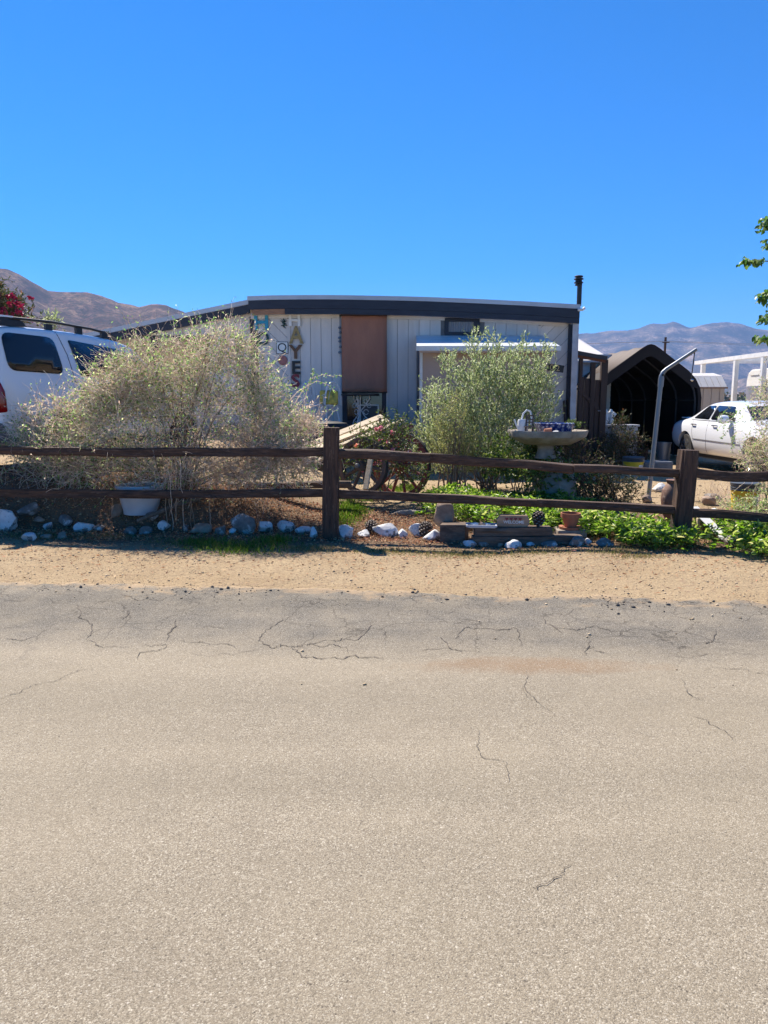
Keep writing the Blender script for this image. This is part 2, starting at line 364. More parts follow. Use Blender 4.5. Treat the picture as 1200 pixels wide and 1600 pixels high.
def text(name, body, size, extr, mat, parent, loc, rot=(math.pi/2, 0, 0), sx=1, sz=1, off=0.0, **kw):
    cu = bpy.data.curves.new(name+'_curve', 'FONT'); cu.body = body; cu.size = size; cu.extrude = extr
    cu.align_x = 'CENTER'; cu.align_y = 'CENTER'; cu.resolution_u = 3; cu.offset = off
    t = bpy.data.objects.new(name+'_curve', cu); COL.objects.link(t)
    bpy.context.view_layer.update()
    dg = bpy.context.evaluated_depsgraph_get()
    me = bpy.data.meshes.new_from_object(t.evaluated_get(dg)); bpy.data.objects.remove(t); bpy.data.curves.remove(cu)
    mt = Matrix.Translation(Vector(loc)-(ORG[parent.name] if parent is not None else Vector(loc))) @ Matrix([[r_ for r_ in row] for row in (Vector((0, 0, 0)),)*0] or Matrix.Identity(4)) @ __import__('mathutils').Euler(rot).to_matrix().to_4x4() @ Matrix.Diagonal((sx, sz, 1, 1))
    me.transform(mt); me.materials.clear(); me.materials.append(mat)
    o = bpy.data.objects.new(name, me); link(o, parent)
    if parent is None: o.location = loc
    ORG[o.name] = ORG[parent.name] if parent is not None else Vector(loc)
    tag(o, **kw); return o

# vectorised plants
def unit(v): return v/np.maximum(np.linalg.norm(v, axis=-1, keepdims=True), 1e-9)
def leaf_mesh(C, D, L, W, fold=0.25, droop=0.0, wide=False):
    n = len(C); D = unit(D); rnd = unit(rng.normal(size=(n, 3)) + np.array([0, 0, 1.2]))
    S = unit(np.cross(D, rnd)); Nn = unit(np.cross(S, D))
    L = np.broadcast_to(L, (n,))[:, None]; W = np.broadcast_to(W, (n,))[:, None]
    base = C; tip = C + D*L - Nn*L*droop
    if wide:
        a = C + D*L*0.25; b_ = C + D*L*0.62 - Nn*L*droop*.35
        V = np.stack([base, a+S*W*.45+Nn*W*fold, b_+S*W*.40+Nn*W*fold, tip, b_-S*W*.40+Nn*W*fold, a-S*W*.45+Nn*W*fold], 1)
        F = np.array([[0, 1, 2, 3], [0, 3, 4, 5]]); k = 6
    else:
        m_ = C + D*L*0.45
        V = np.stack([base, m_+S*W*.5+Nn*W*fold, tip, m_-S*W*.5+Nn*W*fold], 1)
        F = np.array([[0, 1, 2], [0, 2, 3]]); k = 4
    FF = (np.arange(n)[:, None, None]*k + F[None]).reshape(-1, F.shape[1])
    return V.reshape(-1, 3), FF
def twig_mesh(Pts, r0, r1):
    """Pts (n,K,3): three-sided tapering tubes"""
    n, K, _ = Pts.shape
    T = np.gradient(Pts, axis=1); T = unit(T)
    up = unit(np.cross(T, unit(rng.normal(size=(n, 1, 3))))); sd_ = np.cross(T, up)
    r = np.linspace(1, 0, K)[None, :, None]; r = np.reshape(r1, (-1, 1, 1)) + (np.reshape(r0, (-1, 1, 1))-np.reshape(r1, (-1, 1, 1)))*r
    ring = []
    for j in range(3):
        a = 2*math.pi*j/3; ring.append(Pts + (up*math.cos(a)+sd_*math.sin(a))*r)
    V = np.stack(ring, 2).reshape(-1, 3)
    base = (np.arange(n)*K*3)[:, None, None]
    i = np.arange(K-1)[None, :, None]*3; j = np.arange(3)[None, None, :]; j2 = (j+1) % 3
    a = base+i+j; b_ = base+i+j2; c = base+i+3+j2; d = base+i+3+j
    return V, np.stack([a, b_, c, d], -1).reshape(-1, 4)
def wander(S, D, length, K, wob=0.5, grav=0.0):
    n = len(S); D = unit(D); step = (np.broadcast_to(length, (n,))/(K-1))[:, None]
    P_ = [S]; d = D
    bend = rng.normal(size=(n, 3))*wob*0.5
    for k in range(K-1):
        d = unit(d + rng.normal(size=(n, 3))*wob*0.45 + bend*.5 + np.array([0, 0, -grav])*(k/K)); P_.append(P_[-1]+d*step)
    return np.stack(P_, 1)
def in_blobs(blobs, n, shell=0.0):
    """blobs: (cx,cy,cz,rx,ry,rz); sample points, weighted by volume"""
    B = np.array(blobs, float); wt = B[:, 3]*B[:, 4]*B[:, 5]; wt = wt**0.8; idx = rng.choice(len(B), n, p=wt/wt.sum())
    d = unit(rng.normal(size=(n, 3))); r = rng.random((n, 1))**(1/3*(1-shell)+.0001)
    return B[idx, :3] + d*r*B[idx, 3:], idx, d
def blobpx(lst, Y, depth):
    """blobs given by where they show at distance Y"""
    o = []
    for q in lst:
        px, py, rx, ry = q[:4]; yy = Y + (q[4] if len(q) > 4 else 0); k = yy/1137
        c = P(px, py, yy); o.append((c.x, yy, c.z, rx*k, depth*(q[5] if len(q) > 5 else 1), ry*k))
    return o
def rock(name, c, d, mat, seed, label, group=None, cat='rock', squash=0, rz=0, parent=None, sub=3):
    bm = bmesh.new(); bmesh.ops.create_icosphere(bm, subdivisions=sub, radius=1)
    off = Vector((seed*3.1, seed*1.7, seed*.9))
    rr = random.Random(seed); planes = [(Vector((rr.gauss(0, 1), rr.gauss(0, 1), rr.gauss(0, 1))).normalized(), rr.uniform(.52, .86)) for _ in range(11)]
    if squash: planes = [(Vector(q).normalized(), d_) for q, d_ in (((1, .15, .1), .62), ((-1, .1, .2), .60), ((.1, -1, .25), .62), ((0, 1, .1), .6), ((.1, .1, 1), .62), ((-.2, -.5, .9), .70), ((.7, -.6, .5), .74), ((-.7, -.7, .3), .76), ((.6, .1, .8), .74))]
    for v in bm.verts:
        p = v.co.normalized(); s = 1 + .28*mnoise.noise(p*1.1+off) + .12*mnoise.noise(p*3+off) + .04*mnoise.noise(p*8+off)
        q = p*s
        for nn, dd in planes:
            e = q.dot(nn)-dd
            if e > 0: q -= nn*e*.94
        v.co = Vector((q.x*d[0]/2, q.y*d[1]/2, q.z*d[2]/2))
    bmesh.ops.rotate(bm, verts=bm.verts, cent=(0, 0, 0), matrix=Matrix.Rotation(rz, 3, 'Z'))
    zmin = min(v.co.z for v in bm.verts)
    for v in bm.verts: v.co.z -= zmin*0.8
    me = bpy.data.meshes.new(name); bm.to_mesh(me); bm.free(); me.materials.append(mat)
    me.polygons.foreach_set('use_smooth', [True]*len(me.polygons))
    try: me.set_sharp_from_angle(angle=R(28))
    except Exception: pass
    o = bpy.data.objects.new(name, me); link(o, parent); o.location = c
    tag(o, label, cat, group); return o

# ------------------------------------------------------------------ setting: ground, road, hills, haze
def axis(lo_d, hi_d, step, lo, hi, g=1.22):
    a = list(np.arange(lo_d, hi_d+1e-6, step)); s = step; x = a[-1]
    while x < hi: s *= g; x += s; a.append(min(x, hi))
    s = step; x = a[0]; b = []
    while x > lo: s *= g; x -= s; b.append(max(x, lo))
    return np.array(b[::-1]+a)
def grid(xs, ys, zf):
    X, Y = np.meshgrid(xs, ys); Z = zf(X, Y)
    V = np.stack([X, Y, Z], -1).reshape(-1, 3); nx, ny = len(xs), len(ys)
    i = np.arange(ny-1)[:, None]*nx + np.arange(nx-1)[None]
    F = np.stack([i, i+1, i+nx+1, i+nx], -1).reshape(-1, 4); return V, F

def ground_mat():
    m, n, b, o = newmat('sandy_dirt')
    v = coords(n)
    big = noise_node(n, v, 0.7, 5, .6); fine = noise_node(n, v, 45, 5, .75); mid = noise_node(n, v, 9, 4, .6)
    c = ramp(n, big.outputs['Fac'], [(.35, (0.50, 0.365, 0.205)), (.65, (0.59, 0.45, 0.265))]).outputs[0]
    c = mixc(n, ramp(n, fine.outputs['Fac'], [(.36, (1, 1, 1)), (.50, (0, 0, 0))]).outputs[0], c, (0.33, 0.22, 0.135))
    c = mixc(n, ramp(n, mid.outputs['Fac'], [(.58, (0, 0, 0)), (.72, (1, 1, 1))]).outputs[0], c, (0.42, 0.29, 0.18))
    # darker, damp organic soil along the planted strip by the fence
    sx = N(n, 'ShaderNodeSeparateXYZ'); n.links.new(v, sx.inputs[0])
    t = math_(n, 'ADD', sx.outputs['Y'], math_(n, 'MULTIPLY', sx.outputs['X'], 0.082))
    t = math_(n, 'ADD', t, math_(n, 'MULTIPLY', mid.outputs['Fac'], 0.5))
    t = math_(n, 'ADD', t, math_(n, 'MULTIPLY', big.outputs['Fac'], 0.8))
    f1 = math_(n, 'MULTIPLY', math_(n, 'SUBTRACT', t, 8.45), 2.0, True)
    f2 = math_(n, 'MULTIPLY', math_(n, 'SUBTRACT', 11.6, t), 1.2, True)
    f = math_(n, 'MULTIPLY', math_(n, 'MULTIPLY', f1, f2), 0.85)
    c = mixc(n, f, c, mixc(n, fine.outputs['Fac'], (0.10, 0.062, 0.04), (0.30, 0.19, 0.115)))
    # far valley floor: dry scrub
    g = math_(n, 'MULTIPLY', math_(n, 'SUBTRACT', sx.outputs['Y'], 60), 0.01, True)
    scr = noise_node(n, v, 0.02, 6, .7)
    c = mixc(n, g, c, ramp(n, scr.outputs['Fac'], [(.4, (0.14, 0.13, 0.07)), (.6, (0.34, 0.27, 0.18))]).outputs[0])
    c = mixc(n, 1.0, c, (0.72, 0.73, 0.77), 'MULTIPLY')
    n.links.new(c, b.inputs['Base Color']); b.inputs['Roughness'].default_value = .95; b.inputs['Specular IOR Level'].default_value = .15
    h = math_(n, 'ADD', fine.outputs['Fac'], math_(n, 'MULTIPLY', mid.outputs['Fac'], 1.5)); bump(n, b, h, .9, .02)
    return m
xs = axis(-8, 10, .09, -9000, 9000); ys = axis(5.0, 19, .09, -80, 9500)
V, F = grid(xs, ys, gz)
raw('ground', V, F, ground_mat(), smooth=True, kind='structure')

def road_mat():
    m, n, b, o = newmat('old_asphalt')
    v = coords(n)
    sx = N(n, 'ShaderNodeSeparateXYZ'); n.links.new(v, sx.inputs[0])
    big = noise_node(n, v, 0.9, 5, .6); mid = noise_node(n, v, 5, 5, .65)
    vo = N(n, 'ShaderNodeTexVoronoi'); vo.inputs['Scale'].default_value = 300; n.links.new(v, vo.inputs['Vector'])
    vo2 = N(n, 'ShaderNodeTexVoronoi'); vo2.inputs['Scale'].default_value = 160; n.links.new(v, vo2.inputs['Vector'])
    g = N(n, 'ShaderNodeSeparateColor'); n.links.new(vo.outputs['Color'], g.inputs[0])
    g2 = N(n, 'ShaderNodeSeparateColor'); n.links.new(vo2.outputs['Color'], g2.inputs[0])
    grain = ramp(n, g.outputs[0], [(0.0, (0.07, 0.06, 0.05)), (.16, (0.22, 0.19, 0.15)), (.6, (0.36, 0.315, 0.25)), (.86, (0.48, 0.43, 0.35)), (1, (0.78, 0.74, 0.66))]).outputs[0]
    grain2 = ramp(n, g2.outputs[0], [(0.0, (0.10, 0.09, 0.08)), (.10, (0.30, 0.26, 0.21)), (.85, (0.36, 0.315, 0.25)), (1, (0.70, 0.66, 0.58))]).outputs[0]
    c = mixc(n, 0.40, grain, grain2)
    c = mixc(n, ramp(n, mid.outputs['Fac'], [(.35, (0.16, 0.16, 0.16)), (.62, (0, 0, 0))]).outputs[0], c, (0.22, 0.195, 0.16))
    c = mixc(n, ramp(n, big.outputs['Fac'], [(.42, (0, 0, 0)), (.68, (0.30, 0.30, 0.30))]).outputs[0], c, (0.40, 0.35, 0.27))
    # darker patched strip along the edge
    t = math_(n, 'ADD', sx.outputs['Y'], math_(n, 'MULTIPLY', sx.outputs['X'], 0.06))
    t = math_(n, 'ADD', t, math_(n, 'MULTIPLY', math_(n, 'SUBTRACT', big.outputs['Fac'], .5), .8))
    t = math_(n, 'ADD', t, math_(n, 'MULTIPLY', math_(n, 'SUBTRACT', mid.outputs['Fac'], .5), .35))
    f = math_(n, 'MULTIPLY', math_(n, 'SUBTRACT', t, 4.32), 2.0, True)
    dark = ramp(n, g.outputs[0], [(0.0, (0.05, 0.046, 0.042)), (.4, (0.165, 0.152, 0.137)), (.85, (0.265, 0.245, 0.22)), (1, (0.50, 0.48, 0.44))]).outputs[0]
    patch = noise_node(n, v, 2.2, 5, .65)
    f = math_(n, 'MULTIPLY', f, ramp(n, patch.outputs['Fac'], [(.34, (.50, .50, .50)), (.60, (1, 1, 1))]).outputs[0])
    c = mixc(n, f, c, dark)
    # sand drifted on the edge
    e = math_(n, 'ADD', sx.outputs['Y'], math_(n, 'MULTIPLY', sx.outputs['X'], 0.103))
    e = math_(n, 'ADD', e, math_(n, 'MULTIPLY', math_(n, 'SUBTRACT', mid.outputs['Fac'], .5), 1.3))
    e = math_(n, 'MULTIPLY', math_(n, 'SUBTRACT', e, 5.78), 4.0, True)
    c = mixc(n, math_(n, 'MULTIPLY', e, .75), c, (0.50, 0.37, 0.24))
    # brown stain
    q = G(835, 1041, .03)
    dx = math_(n, 'MULTIPLY', math_(n, 'SUBTRACT', sx.outputs['X'], q.x), 1/0.85)
    dy = math_(n, 'MULTIPLY', math_(n, 'SUBTRACT', sx.outputs['Y'], q.y), 1/0.17)
    r2 = math_(n, 'ADD', math_(n, 'MULTIPLY', dx, dx), math_(n, 'MULTIPLY', dy, dy))
    r2 = math_(n, 'ADD', r2, math_(n, 'MULTIPLY', math_(n, 'SUBTRACT', mid.outputs['Fac'], .5), 2.2))
    s = math_(n, 'SUBTRACT', 1.0, r2, True)
    s = math_(n, 'MULTIPLY', s, ramp(n, g.outputs[1], [(.25, (.35, .35, .35)), (.7, (1, 1, 1))]).outputs[0])
    c = mixc(n, math_(n, 'MULTIPLY', s, .75), c, (0.27, 0.17, 0.10))
    # hairline cracks
    wv = noise_node(n, v, 3.0, 4, .6); wvec = mixc(n, 0.22, v, wv.outputs['Color'], 'ADD')
    vc = N(n, 'ShaderNodeTexVoronoi', feature='DISTANCE_TO_EDGE'); vc.inputs['Scale'].default_value = 2.3; n.links.new(wvec, vc.inputs['Vector'])
    cr = ramp(n, vc.outputs['Distance'], [(0.0, (1, 1, 1)), (0.014, (0, 0, 0))]).outputs[0]
    msk = ramp(n, noise_node(n, v, 1.3, 2).outputs['Fac'], [(.44, (0, 0, 0)), (.54, (1, 1, 1))]).outputs[0]
    cm = math_(n, 'MULTIPLY', math_(n, 'MULTIPLY', cr, msk), math_(n, 'ADD', math_(n, 'MULTIPLY', f, .75), .06))
    c = mixc(n, cm, c, (0.05, 0.042, 0.036))
    vd = N(n, 'ShaderNodeTexVoronoi', feature='DISTANCE_TO_EDGE'); vd.inputs['Scale'].default_value = 5.5; n.links.new(wvec, vd.inputs['Vector'])
    cr2 = ramp(n, vd.outputs['Distance'], [(0.0, (1, 1, 1)), (0.035, (0, 0, 0))]).outputs[0]
    ed = math_(n, 'MULTIPLY', math_(n, 'SUBTRACT', t, 4.9), 1.6, True)
    m2 = ramp(n, noise_node(n, v, 2.4, 4, .7).outputs['Fac'], [(.50, (0, 0, 0)), (.60, (1, 1, 1))]).outputs[0]
    cm2 = math_(n, 'MULTIPLY', math_(n, 'MULTIPLY', cr2, m2), math_(n, 'MULTIPLY', ed, .85))
    c = mixc(n, cm2, c, (0.06, 0.052, 0.046)); cm = math_(n, 'MAXIMUM', cm, cm2)
    lane = N(n, 'ShaderNodeTexNoise'); lane.inputs['Scale'].default_value = 1.0; lane.inputs['Detail'].default_value = 3
    mpl = N(n, 'ShaderNodeMapping'); mpl.inputs['Scale'].default_value = (.18, 1.5, 1); n.links.new(v, mpl.inputs['Vector']); n.links.new(mpl.outputs[0], lane.inputs['Vector'])
    c = mixc(n, 1.0, c, ramp(n, lane.outputs['Fac'], [(.32, (0.66, 0.64, 0.585)), (.66, (0.79, 0.765, 0.70))]).outputs[0], 'MULTIPLY')
    for sc3, lo3, hi3 in ((80, .05, .972), (26, .03, .995)):
        v3 = N(n, 'ShaderNodeTexVoronoi'); v3.inputs['Scale'].default_value = sc3; n.links.new(wvec if sc3 == 24 else v, v3.inputs['Vector'])
        g3 = N(n, 'ShaderNodeSeparateColor'); n.links.new(v3.outputs['Color'], g3.inputs[0])
        dot = ramp(n, v3.outputs['Distance'], [(.15 if sc3 == 80 else .07, (1, 1, 1)), (.34 if sc3 == 80 else .16, (0, 0, 0))]).outputs[0]
        c = mixc(n, math_(n, 'MULTIPLY', dot, math_(n, 'MULTIPLY', math_(n, 'LESS_THAN', g3.outputs[0], lo3), .8)), c, (0.07, 0.058, 0.048))
        c = mixc(n, math_(n, 'MULTIPLY', dot, math_(n, 'MULTIPLY', math_(n, 'GREATER_THAN', g3.outputs[0], hi3), .7)), c, (0.56, 0.51, 0.43))
    sp = noise_node(n, v, 1.9, 3, .5)
    c = mixc(n, ramp(n, sp.outputs['Fac'], [(.70, (0, 0, 0)), (.76, (.35, .35, .35))]).outputs[0], c, (0.12, 0.105, 0.09))
    n.links.new(c, b.inputs['Base Color']); b.inputs['Roughness'].default_value = .9; b.inputs['Specular IOR Level'].default_value = .25
    h = math_(n, 'ADD', math_(n, 'MULTIPLY', vo.outputs['Distance'], -1.0), math_(n, 'MULTIPLY', vo2.outputs['Distance'], -.8))
    h = math_(n, 'ADD', h, math_(n, 'MULTIPLY', mid.outputs['Fac'], 1.2))
    h = math_(n, 'SUBTRACT', h, math_(n, 'MULTIPLY', cm, 3))
    bump(n, b, h, .35, .004)
    return m
def rz_(x, y):
    y = np.asarray(y, float); x = np.asarray(x, float)
    d = ye(x) - y
    return 0.035 + 0.0*y + 0.012*fbm(x*.7, y*.7, 2, 31) + 0.016*np.exp(-np.maximum(d, 0)*1.1)*fbm(x*4, y*4, 3, 77)
rxs = axis(-5, 5, .035, -400, 400, 1.25)
tt = np.concatenate([np.linspace(0, 1.6, 50)**1.0, np.linspace(1.7, 6, 40), np.linspace(6.5, 12.5, 8)])
ragged = 0.15*fbm(rxs*1.1, rxs*0, 3, 3) + 0.11*fbm(rxs*6, rxs*0, 3, 8)
X = np.broadcast_to(rxs, (len(tt), len(rxs))); Yg = ye(np.clip(X, -30, 30)) + ragged[None] * np.exp(-tt[:, None]*3) - tt[:, None]
Z = rz_(X, Yg)
rows = np.stack([X, Yg, Z], -1)
lip = rows[0].copy(); lip[:, 1] += .05; lip[:, 2] = -.06
far = rows[-1].copy(); far[:, 1] -= .05; far[:, 2] = -.06
rows = np.concatenate([lip[None], rows, far[None]])
ny, nx = rows.shape[:2]; i = np.arange(ny-1)[:, None]*nx + np.arange(nx-1)[None]
raw('road', rows.reshape(-1, 3), np.stack([i, i+nx, i+nx+1, i+1], -1).reshape(-1, 4), road_mat(), smooth=True, kind='structure')

cr5 = [[(240, 130), (245, 170), (290, 190), (285, 225), (265, 240)], [(265, 240), (320, 265), (400, 265)], [(545, 180), (520, 240)],
       [(560, 243), (620, 250), (680, 255), (740, 262)], [(880, 170), (860, 195), (820, 220), (805, 245), (830, 265), (880, 262), (960, 255), (1040, 240), (1110, 238), (1135, 225), (1150, 185), (1170, 178)],
       [(0, 238), (60, 240), (110, 232)], [(0, 425), (60, 405), (130, 380), (200, 355), (300, 325)], [(440, 262), (520, 252), (515, 272), (440, 280), (435, 300)],
       [(600, 285), (660, 292), (750, 288), (810, 270)], [(900, 265), (960, 300), (1050, 297), (1200, 292)], [(360, 90), (430, 115), (500, 118), (550, 95)], [(10, 115), (60, 120), (100, 100)],
       [(370, 180), (400, 160), (410, 140)], [(620, 210), (650, 198), (700, 205)], [(940, 255), (1090, 262), (1100, 280)]]
cr6 = [[(225, 240), (245, 215), (260, 205), (330, 198), (425, 205), (420, 255)], [(170, 225), (210, 270), (260, 280)], [(115, 275), (200, 262)],
       [(525, 208), (610, 215), (660, 200), (740, 212), (800, 212)], [(640, 235), (640, 265), (620, 290)], [(970, 252), (1020, 248), (1030, 205)],
       [(500, 170), (510, 195), (560, 215)], [(650, 275), (700, 288)], [(840, 290), (940, 292), (1060, 285), (1200, 284)], [(980, 328), (1080, 328), (1200, 345)],
       [(920, 355), (960, 410), (1010, 435)], [(440, 330), (440, 390), (500, 450), (530, 480)], [(190, 160), (215, 150)], [(340, 145), (370, 150)], [(620, 270), (660, 262)]]
cracks = [[(x/2, 880+y/2) for x, y in c] for c in cr5] + [[(600+x/2, 880+y/2) for x, y in c] for c in cr6]
cracks += [[(750, 1140), (746, 1165), (756, 1182), (790, 1190), (795, 1225)], [(900, 1352), (862, 1374), (838, 1392)], [(815, 1070), (830, 1095)], [(1080, 1120), (1110, 1128), (1150, 1160)]]
V = []; F = []
for ci, c in enumerate(cracks):
    pts = []
    for a, b_ in zip(c[:-1], c[1:]):
        n_ = max(3, int(math.hypot(a[0]-b_[0], a[1]-b_[1])/3))
        for k in range(n_): t = k/n_; pts.append((a[0]+(b_[0]-a[0])*t, a[1]+(b_[1]-a[1])*t))
    pts.append(c[-1]); K = len(pts); L3 = []
    for k, (x, y) in enumerate(pts):
        g_ = G(x + random.gauss(0, 1.5) + 9*mnoise.noise(Vector((k*.12, ci*5.1, 3))), y + random.gauss(0, .6) + 5*mnoise.noise(Vector((k*.15, ci*2.7, 8))), .035); L3.append(g_)
    for k, g_ in enumerate(L3):
        t = (L3[min(k+1, K-1)]-L3[max(k-1, 0)]).normalized(); nn = Vector((-t.y, t.x, 0))
        env = min(1, k/4, (K-1-k)/4); wd = (0.0012 + 0.0042*abs(mnoise.noise(Vector((k*.23, ci*3.3, 0))))*1.6+.0012*random.random())*(.2+env)*(.34 if ci >= len(cr5)+len(cr6) or c[0][1] > 1020 else .8)
        for s_ in (-1, 1):
            q = g_+nn*wd*s_; V.append((q.x, q.y, float(rz_(q.x, q.y))+.004))
        if k: j = len(V)-4; F.append([j, j+1, j+3, j+2])
crackmat = simple('crack_dirt', (0.15, 0.125, 0.10), .95, (0.045, 0.038, 0.032), 9)
raw('road_crack', np.array(V), np.array(F), crackmat, kind='structure')

def hill_mat(name, a, b_, c_, sc):
    m, n, b, o = newmat(name); v = coords(n)
    n1 = noise_node(n, v, 1.4*sc, 7, .62, .4); n2 = noise_node(n, v, 14*sc, 6, .7); n3 = noise_node(n, v, 4*sc, 5, .6, .8)
    c = ramp(n, n1.outputs['Fac'], [(.38, a), (.50, b_), (.64, c_)]).outputs[0]
    c = mixc(n, ramp(n, n2.outputs['Fac'], [(.45, (0.75, .75, .75)), (.58, (0, 0, 0))]).outputs[0], c, (0.055, 0.055, 0.035))
    c = mixc(n, ramp(n, n3.outputs['Fac'], [(.60, (0, 0, 0)), (.68, (.7, .7, .7))]).outputs[0], c, c_)
    n.links.new(c, b.inputs['Base Color']); b.inputs['Roughness'].default_value = 1; b.inputs['Specular IOR Level'].default_value = 0
    bump(n, b, n2.outputs['Fac'], .6, 6)
    return m
def hills(name, prof, r0, r1, r2, mat, seed, amp, nb=420, nr=90, skirt=0.0):
    px = np.array([p[0] for p in prof], float); py = np.array([p[1] for p in prof], float)
    u = 800-py; az = np.arctan2(px-600, FPX*CP+u*SP); el = (-FPX*SP+u*CP)/np.hypot(px-600, FPX*CP+u*SP)
    A = np.linspace(az.min(), az.max(), nb); H = np.interp(A, az, el)*r1 + EYE
    V = []
    rr = np.concatenate([np.linspace(r0, r1, int(nr*.7)), np.linspace(r1, r2, int(nr*.3)+1)[1:]])
    AA, RR = np.meshgrid(A, rr)
    t = np.clip((RR-r0)/(r1-r0), 0, 1); shape = np.where(RR <= r1, t**1.35, 1-ss(r1, r2, RR)*1.05)
    wx = AA*r1; ridge = 1-np.abs(fbm(wx/(amp*4.5)+0.25*(RR-r0)/(amp*4), RR/(amp*11), 5, seed))*2.3
    body = H[None]*shape
    n_ = (ridge-.72)*amp*np.where(RR <= r1, np.sin(np.pi*np.clip(t, 0, 1))**.7, .3)*.9
    small = fbm(wx/(amp*.9), RR/(amp*.9), 4, seed+9)*amp*.10
    Z = body + n_*(H[None]/H.max()) + small*(t**.5) - skirt
    Z = np.where(RR >= r2-1, -30, Z); Z = np.where(RR <= r0+1, -10, Z)
    Vv = np.stack([RR*np.sin(AA), RR*np.cos(AA), Z], -1); ny, nx = Vv.shape[:2]
    i = np.arange(ny-1)[:, None]*nx + np.arange(nx-1)[None]
    return raw(name, Vv.reshape(-1, 3), np.stack([i, i+1, i+nx+1, i+nx], -1).reshape(-1, 4), mat, smooth=True, kind='structure')
hills('hills', [(-1900, 560), (-1300, 470), (-700, 400), (-250, 395), (-60, 402), (0, 418), (12, 420), (30, 428), (50, 440), (75, 453), (100, 456), (135, 460), (170, 468), (200, 477), (216, 480), (235, 476), (262, 478), (285, 486), (330, 500), (420, 540), (520, 590), (620, 640)],
      900, 2600, 4200, hill_mat('dry_hill_slope', (0.10, 0.065, 0.05), (0.19, 0.115, 0.085), (0.36, 0.235, 0.15), .006), 41, 135)
hills('hills', [(120, 600), (300, 560), (450, 535), (600, 528), (760, 525), (905, 523), (930, 522), (955, 517), (980, 517), (1000, 514), (1020, 508), (1038, 507), (1052, 503), (1062, 507), (1075, 512), (1095, 508), (1118, 508), (1135, 506), (1160, 508), (1178, 513), (1200, 516), (1300, 514), (1500, 525), (1900, 540), (2600, 560), (3600, 600)],
      3400, 6800, 8800, hill_mat('far_hill_slope', (0.07, 0.06, 0.055), (0.16, 0.12, 0.10), (0.42, 0.30, 0.23), .004), 12, 260)

hz = MB().bb(-9400, 9400, -120, 9400, -32, 1150).build('haze', M['black'], kind='stuff')
hm = bpy.data.materials.new('haze_air'); hm.use_nodes = True; n = hm.node_tree; n.nodes.clear()
pv = n.nodes.new('ShaderNodeVolumePrincipled'); pv.inputs['Color'].default_value = (0.28, 0.52, 1.0, 1); pv.inputs['Density'].default_value = 0.00009
pv.inputs['Anisotropy'].default_value = 0.1
o_ = n.nodes.new('ShaderNodeOutputMaterial'); n.links.new(pv.outputs[0], o_.inputs['Volume'])
hz.data.materials.clear(); hz.data.materials.append(hm)

# ------------------------------------------------------------------ the mobile home
HY = 17.0                                # front wall
def hp(px, py, Y=HY): return P(px, py, Y)
DECKZ = 1.08
home = empty('mobile_home', (hp(650, 600).x, HY, g1(.8, 17)), 'low grey mobile home with navy fascia and vertical board siding behind the fence', 'house')
topL = [(388, 463), (430, 461.5), (520, 461), (650, 463.5), (750, 467.5), (830, 471.5), (906, 476)]
FY = HY-.32                              # fascia plane
def topz(x):
    pts = [P(a, b_, FY) for a, b_ in topL]; return float(np.interp(x, [p.x for p in pts], [p.z for p in pts]))
XL, XR = P(388, 470, FY).x, P(906, 480, FY).x
def strip(name, mat, z_hi, z_lo, y0, y1, xa, xb, n=10, parent=home, **kw):
    b_ = MB()
    xs_ = np.linspace(xa, xb, n)
    for a, c in zip(xs_[:-1], xs_[1:]):
        pass
    V = []; F = []
    for x in xs_:
        t = topz(x); V += [(x, y0, t-z_hi), (x, y1, t-z_hi), (x, y1, t-z_lo), (x, y0, t-z_lo)]
    for k in range(n-1):
        for j in range(4): F.append([k*4+j, k*4+(j+1) % 4, (k+1)*4+(j+1) % 4, (k+1)*4+j])
    F += [[0, 1, 2, 3], [4*(n-1)+3, 4*(n-1)+2, 4*(n-1)+1, 4*(n-1)]]
    return b_.add(V, F).build(name, mat, parent, **kw)
strip('roof', M['roofmetal'], 0.012, 0.10, FY+.02, 29, XL+.02, XR-.01, 14)
strip('roof_edge', M['roofmetal'], 0.0, 0.092, FY-.025, FY+.018, XL-.02, XR+.01, 14)
xo = P(445, 480, FY).x
strip('fascia_board', M['navy'], 0.094, 0.285, FY-.012, FY+.03, XL, XR, 14)
strip('fascia_board', M['navy'], 0.289, 0.405, FY-.004, FY+.03, xo, XR, 12)
strip('bare_board', M['rawwood'], 0.289, 0.40, FY+.0, FY+.03, XL+.07, xo-.006, 5, bevel=.004)
strip('soffit', M['siding'], 0.36, 0.385, FY+.032, HY-.03, XL+.05, XR-.05, 10)
strip('trim_board', M['siding'], 0.36, 0.455, HY-.045, HY-.0185, P(392, 490, HY).x, P(885, 490, HY).x, 10)
zt = lambda x: topz(x)-.40
xa, xb = P(392, 490, HY).x, P(903, 500, HY).x
zb = g1(0, 17)-.1
wall = MB()
# backing wall behind the boards
nseg = 12; xs_ = np.linspace(xa, xb-.02, nseg)
V = []; F = []
for x in xs_: V += [(x, HY, zb), (x, HY+.12, zb), (x, HY+.12, zt(x)), (x, HY, zt(x))]
for k in range(nseg-1):
    for j in range(4): F.append([k*4+j, k*4+(j+1) % 4, (k+1)*4+(j+1) % 4, (k+1)*4+j])
F += [[0, 1, 2, 3], [4*(nseg-1)+3, 4*(nseg-1)+2, 4*(nseg-1)+1, 4*(nseg-1)]]
MB().add(V, F).build('wall', M['wallback'], home)
MB().bb(xb-.14, xb-.02, HY+.122, 28.9, zb, zt(xb)+.25).build('wall', M['siding'], home)
MB().bb(xa, xa+.12, HY+.122, 28.9, zb, zt(xa)+.2).build('wall', M['siding'], home)
MB().bb(xa+.122, xb-.142, 28.78, 28.9, zb, zt(xb)+.2).build('wall', M['siding'], home)
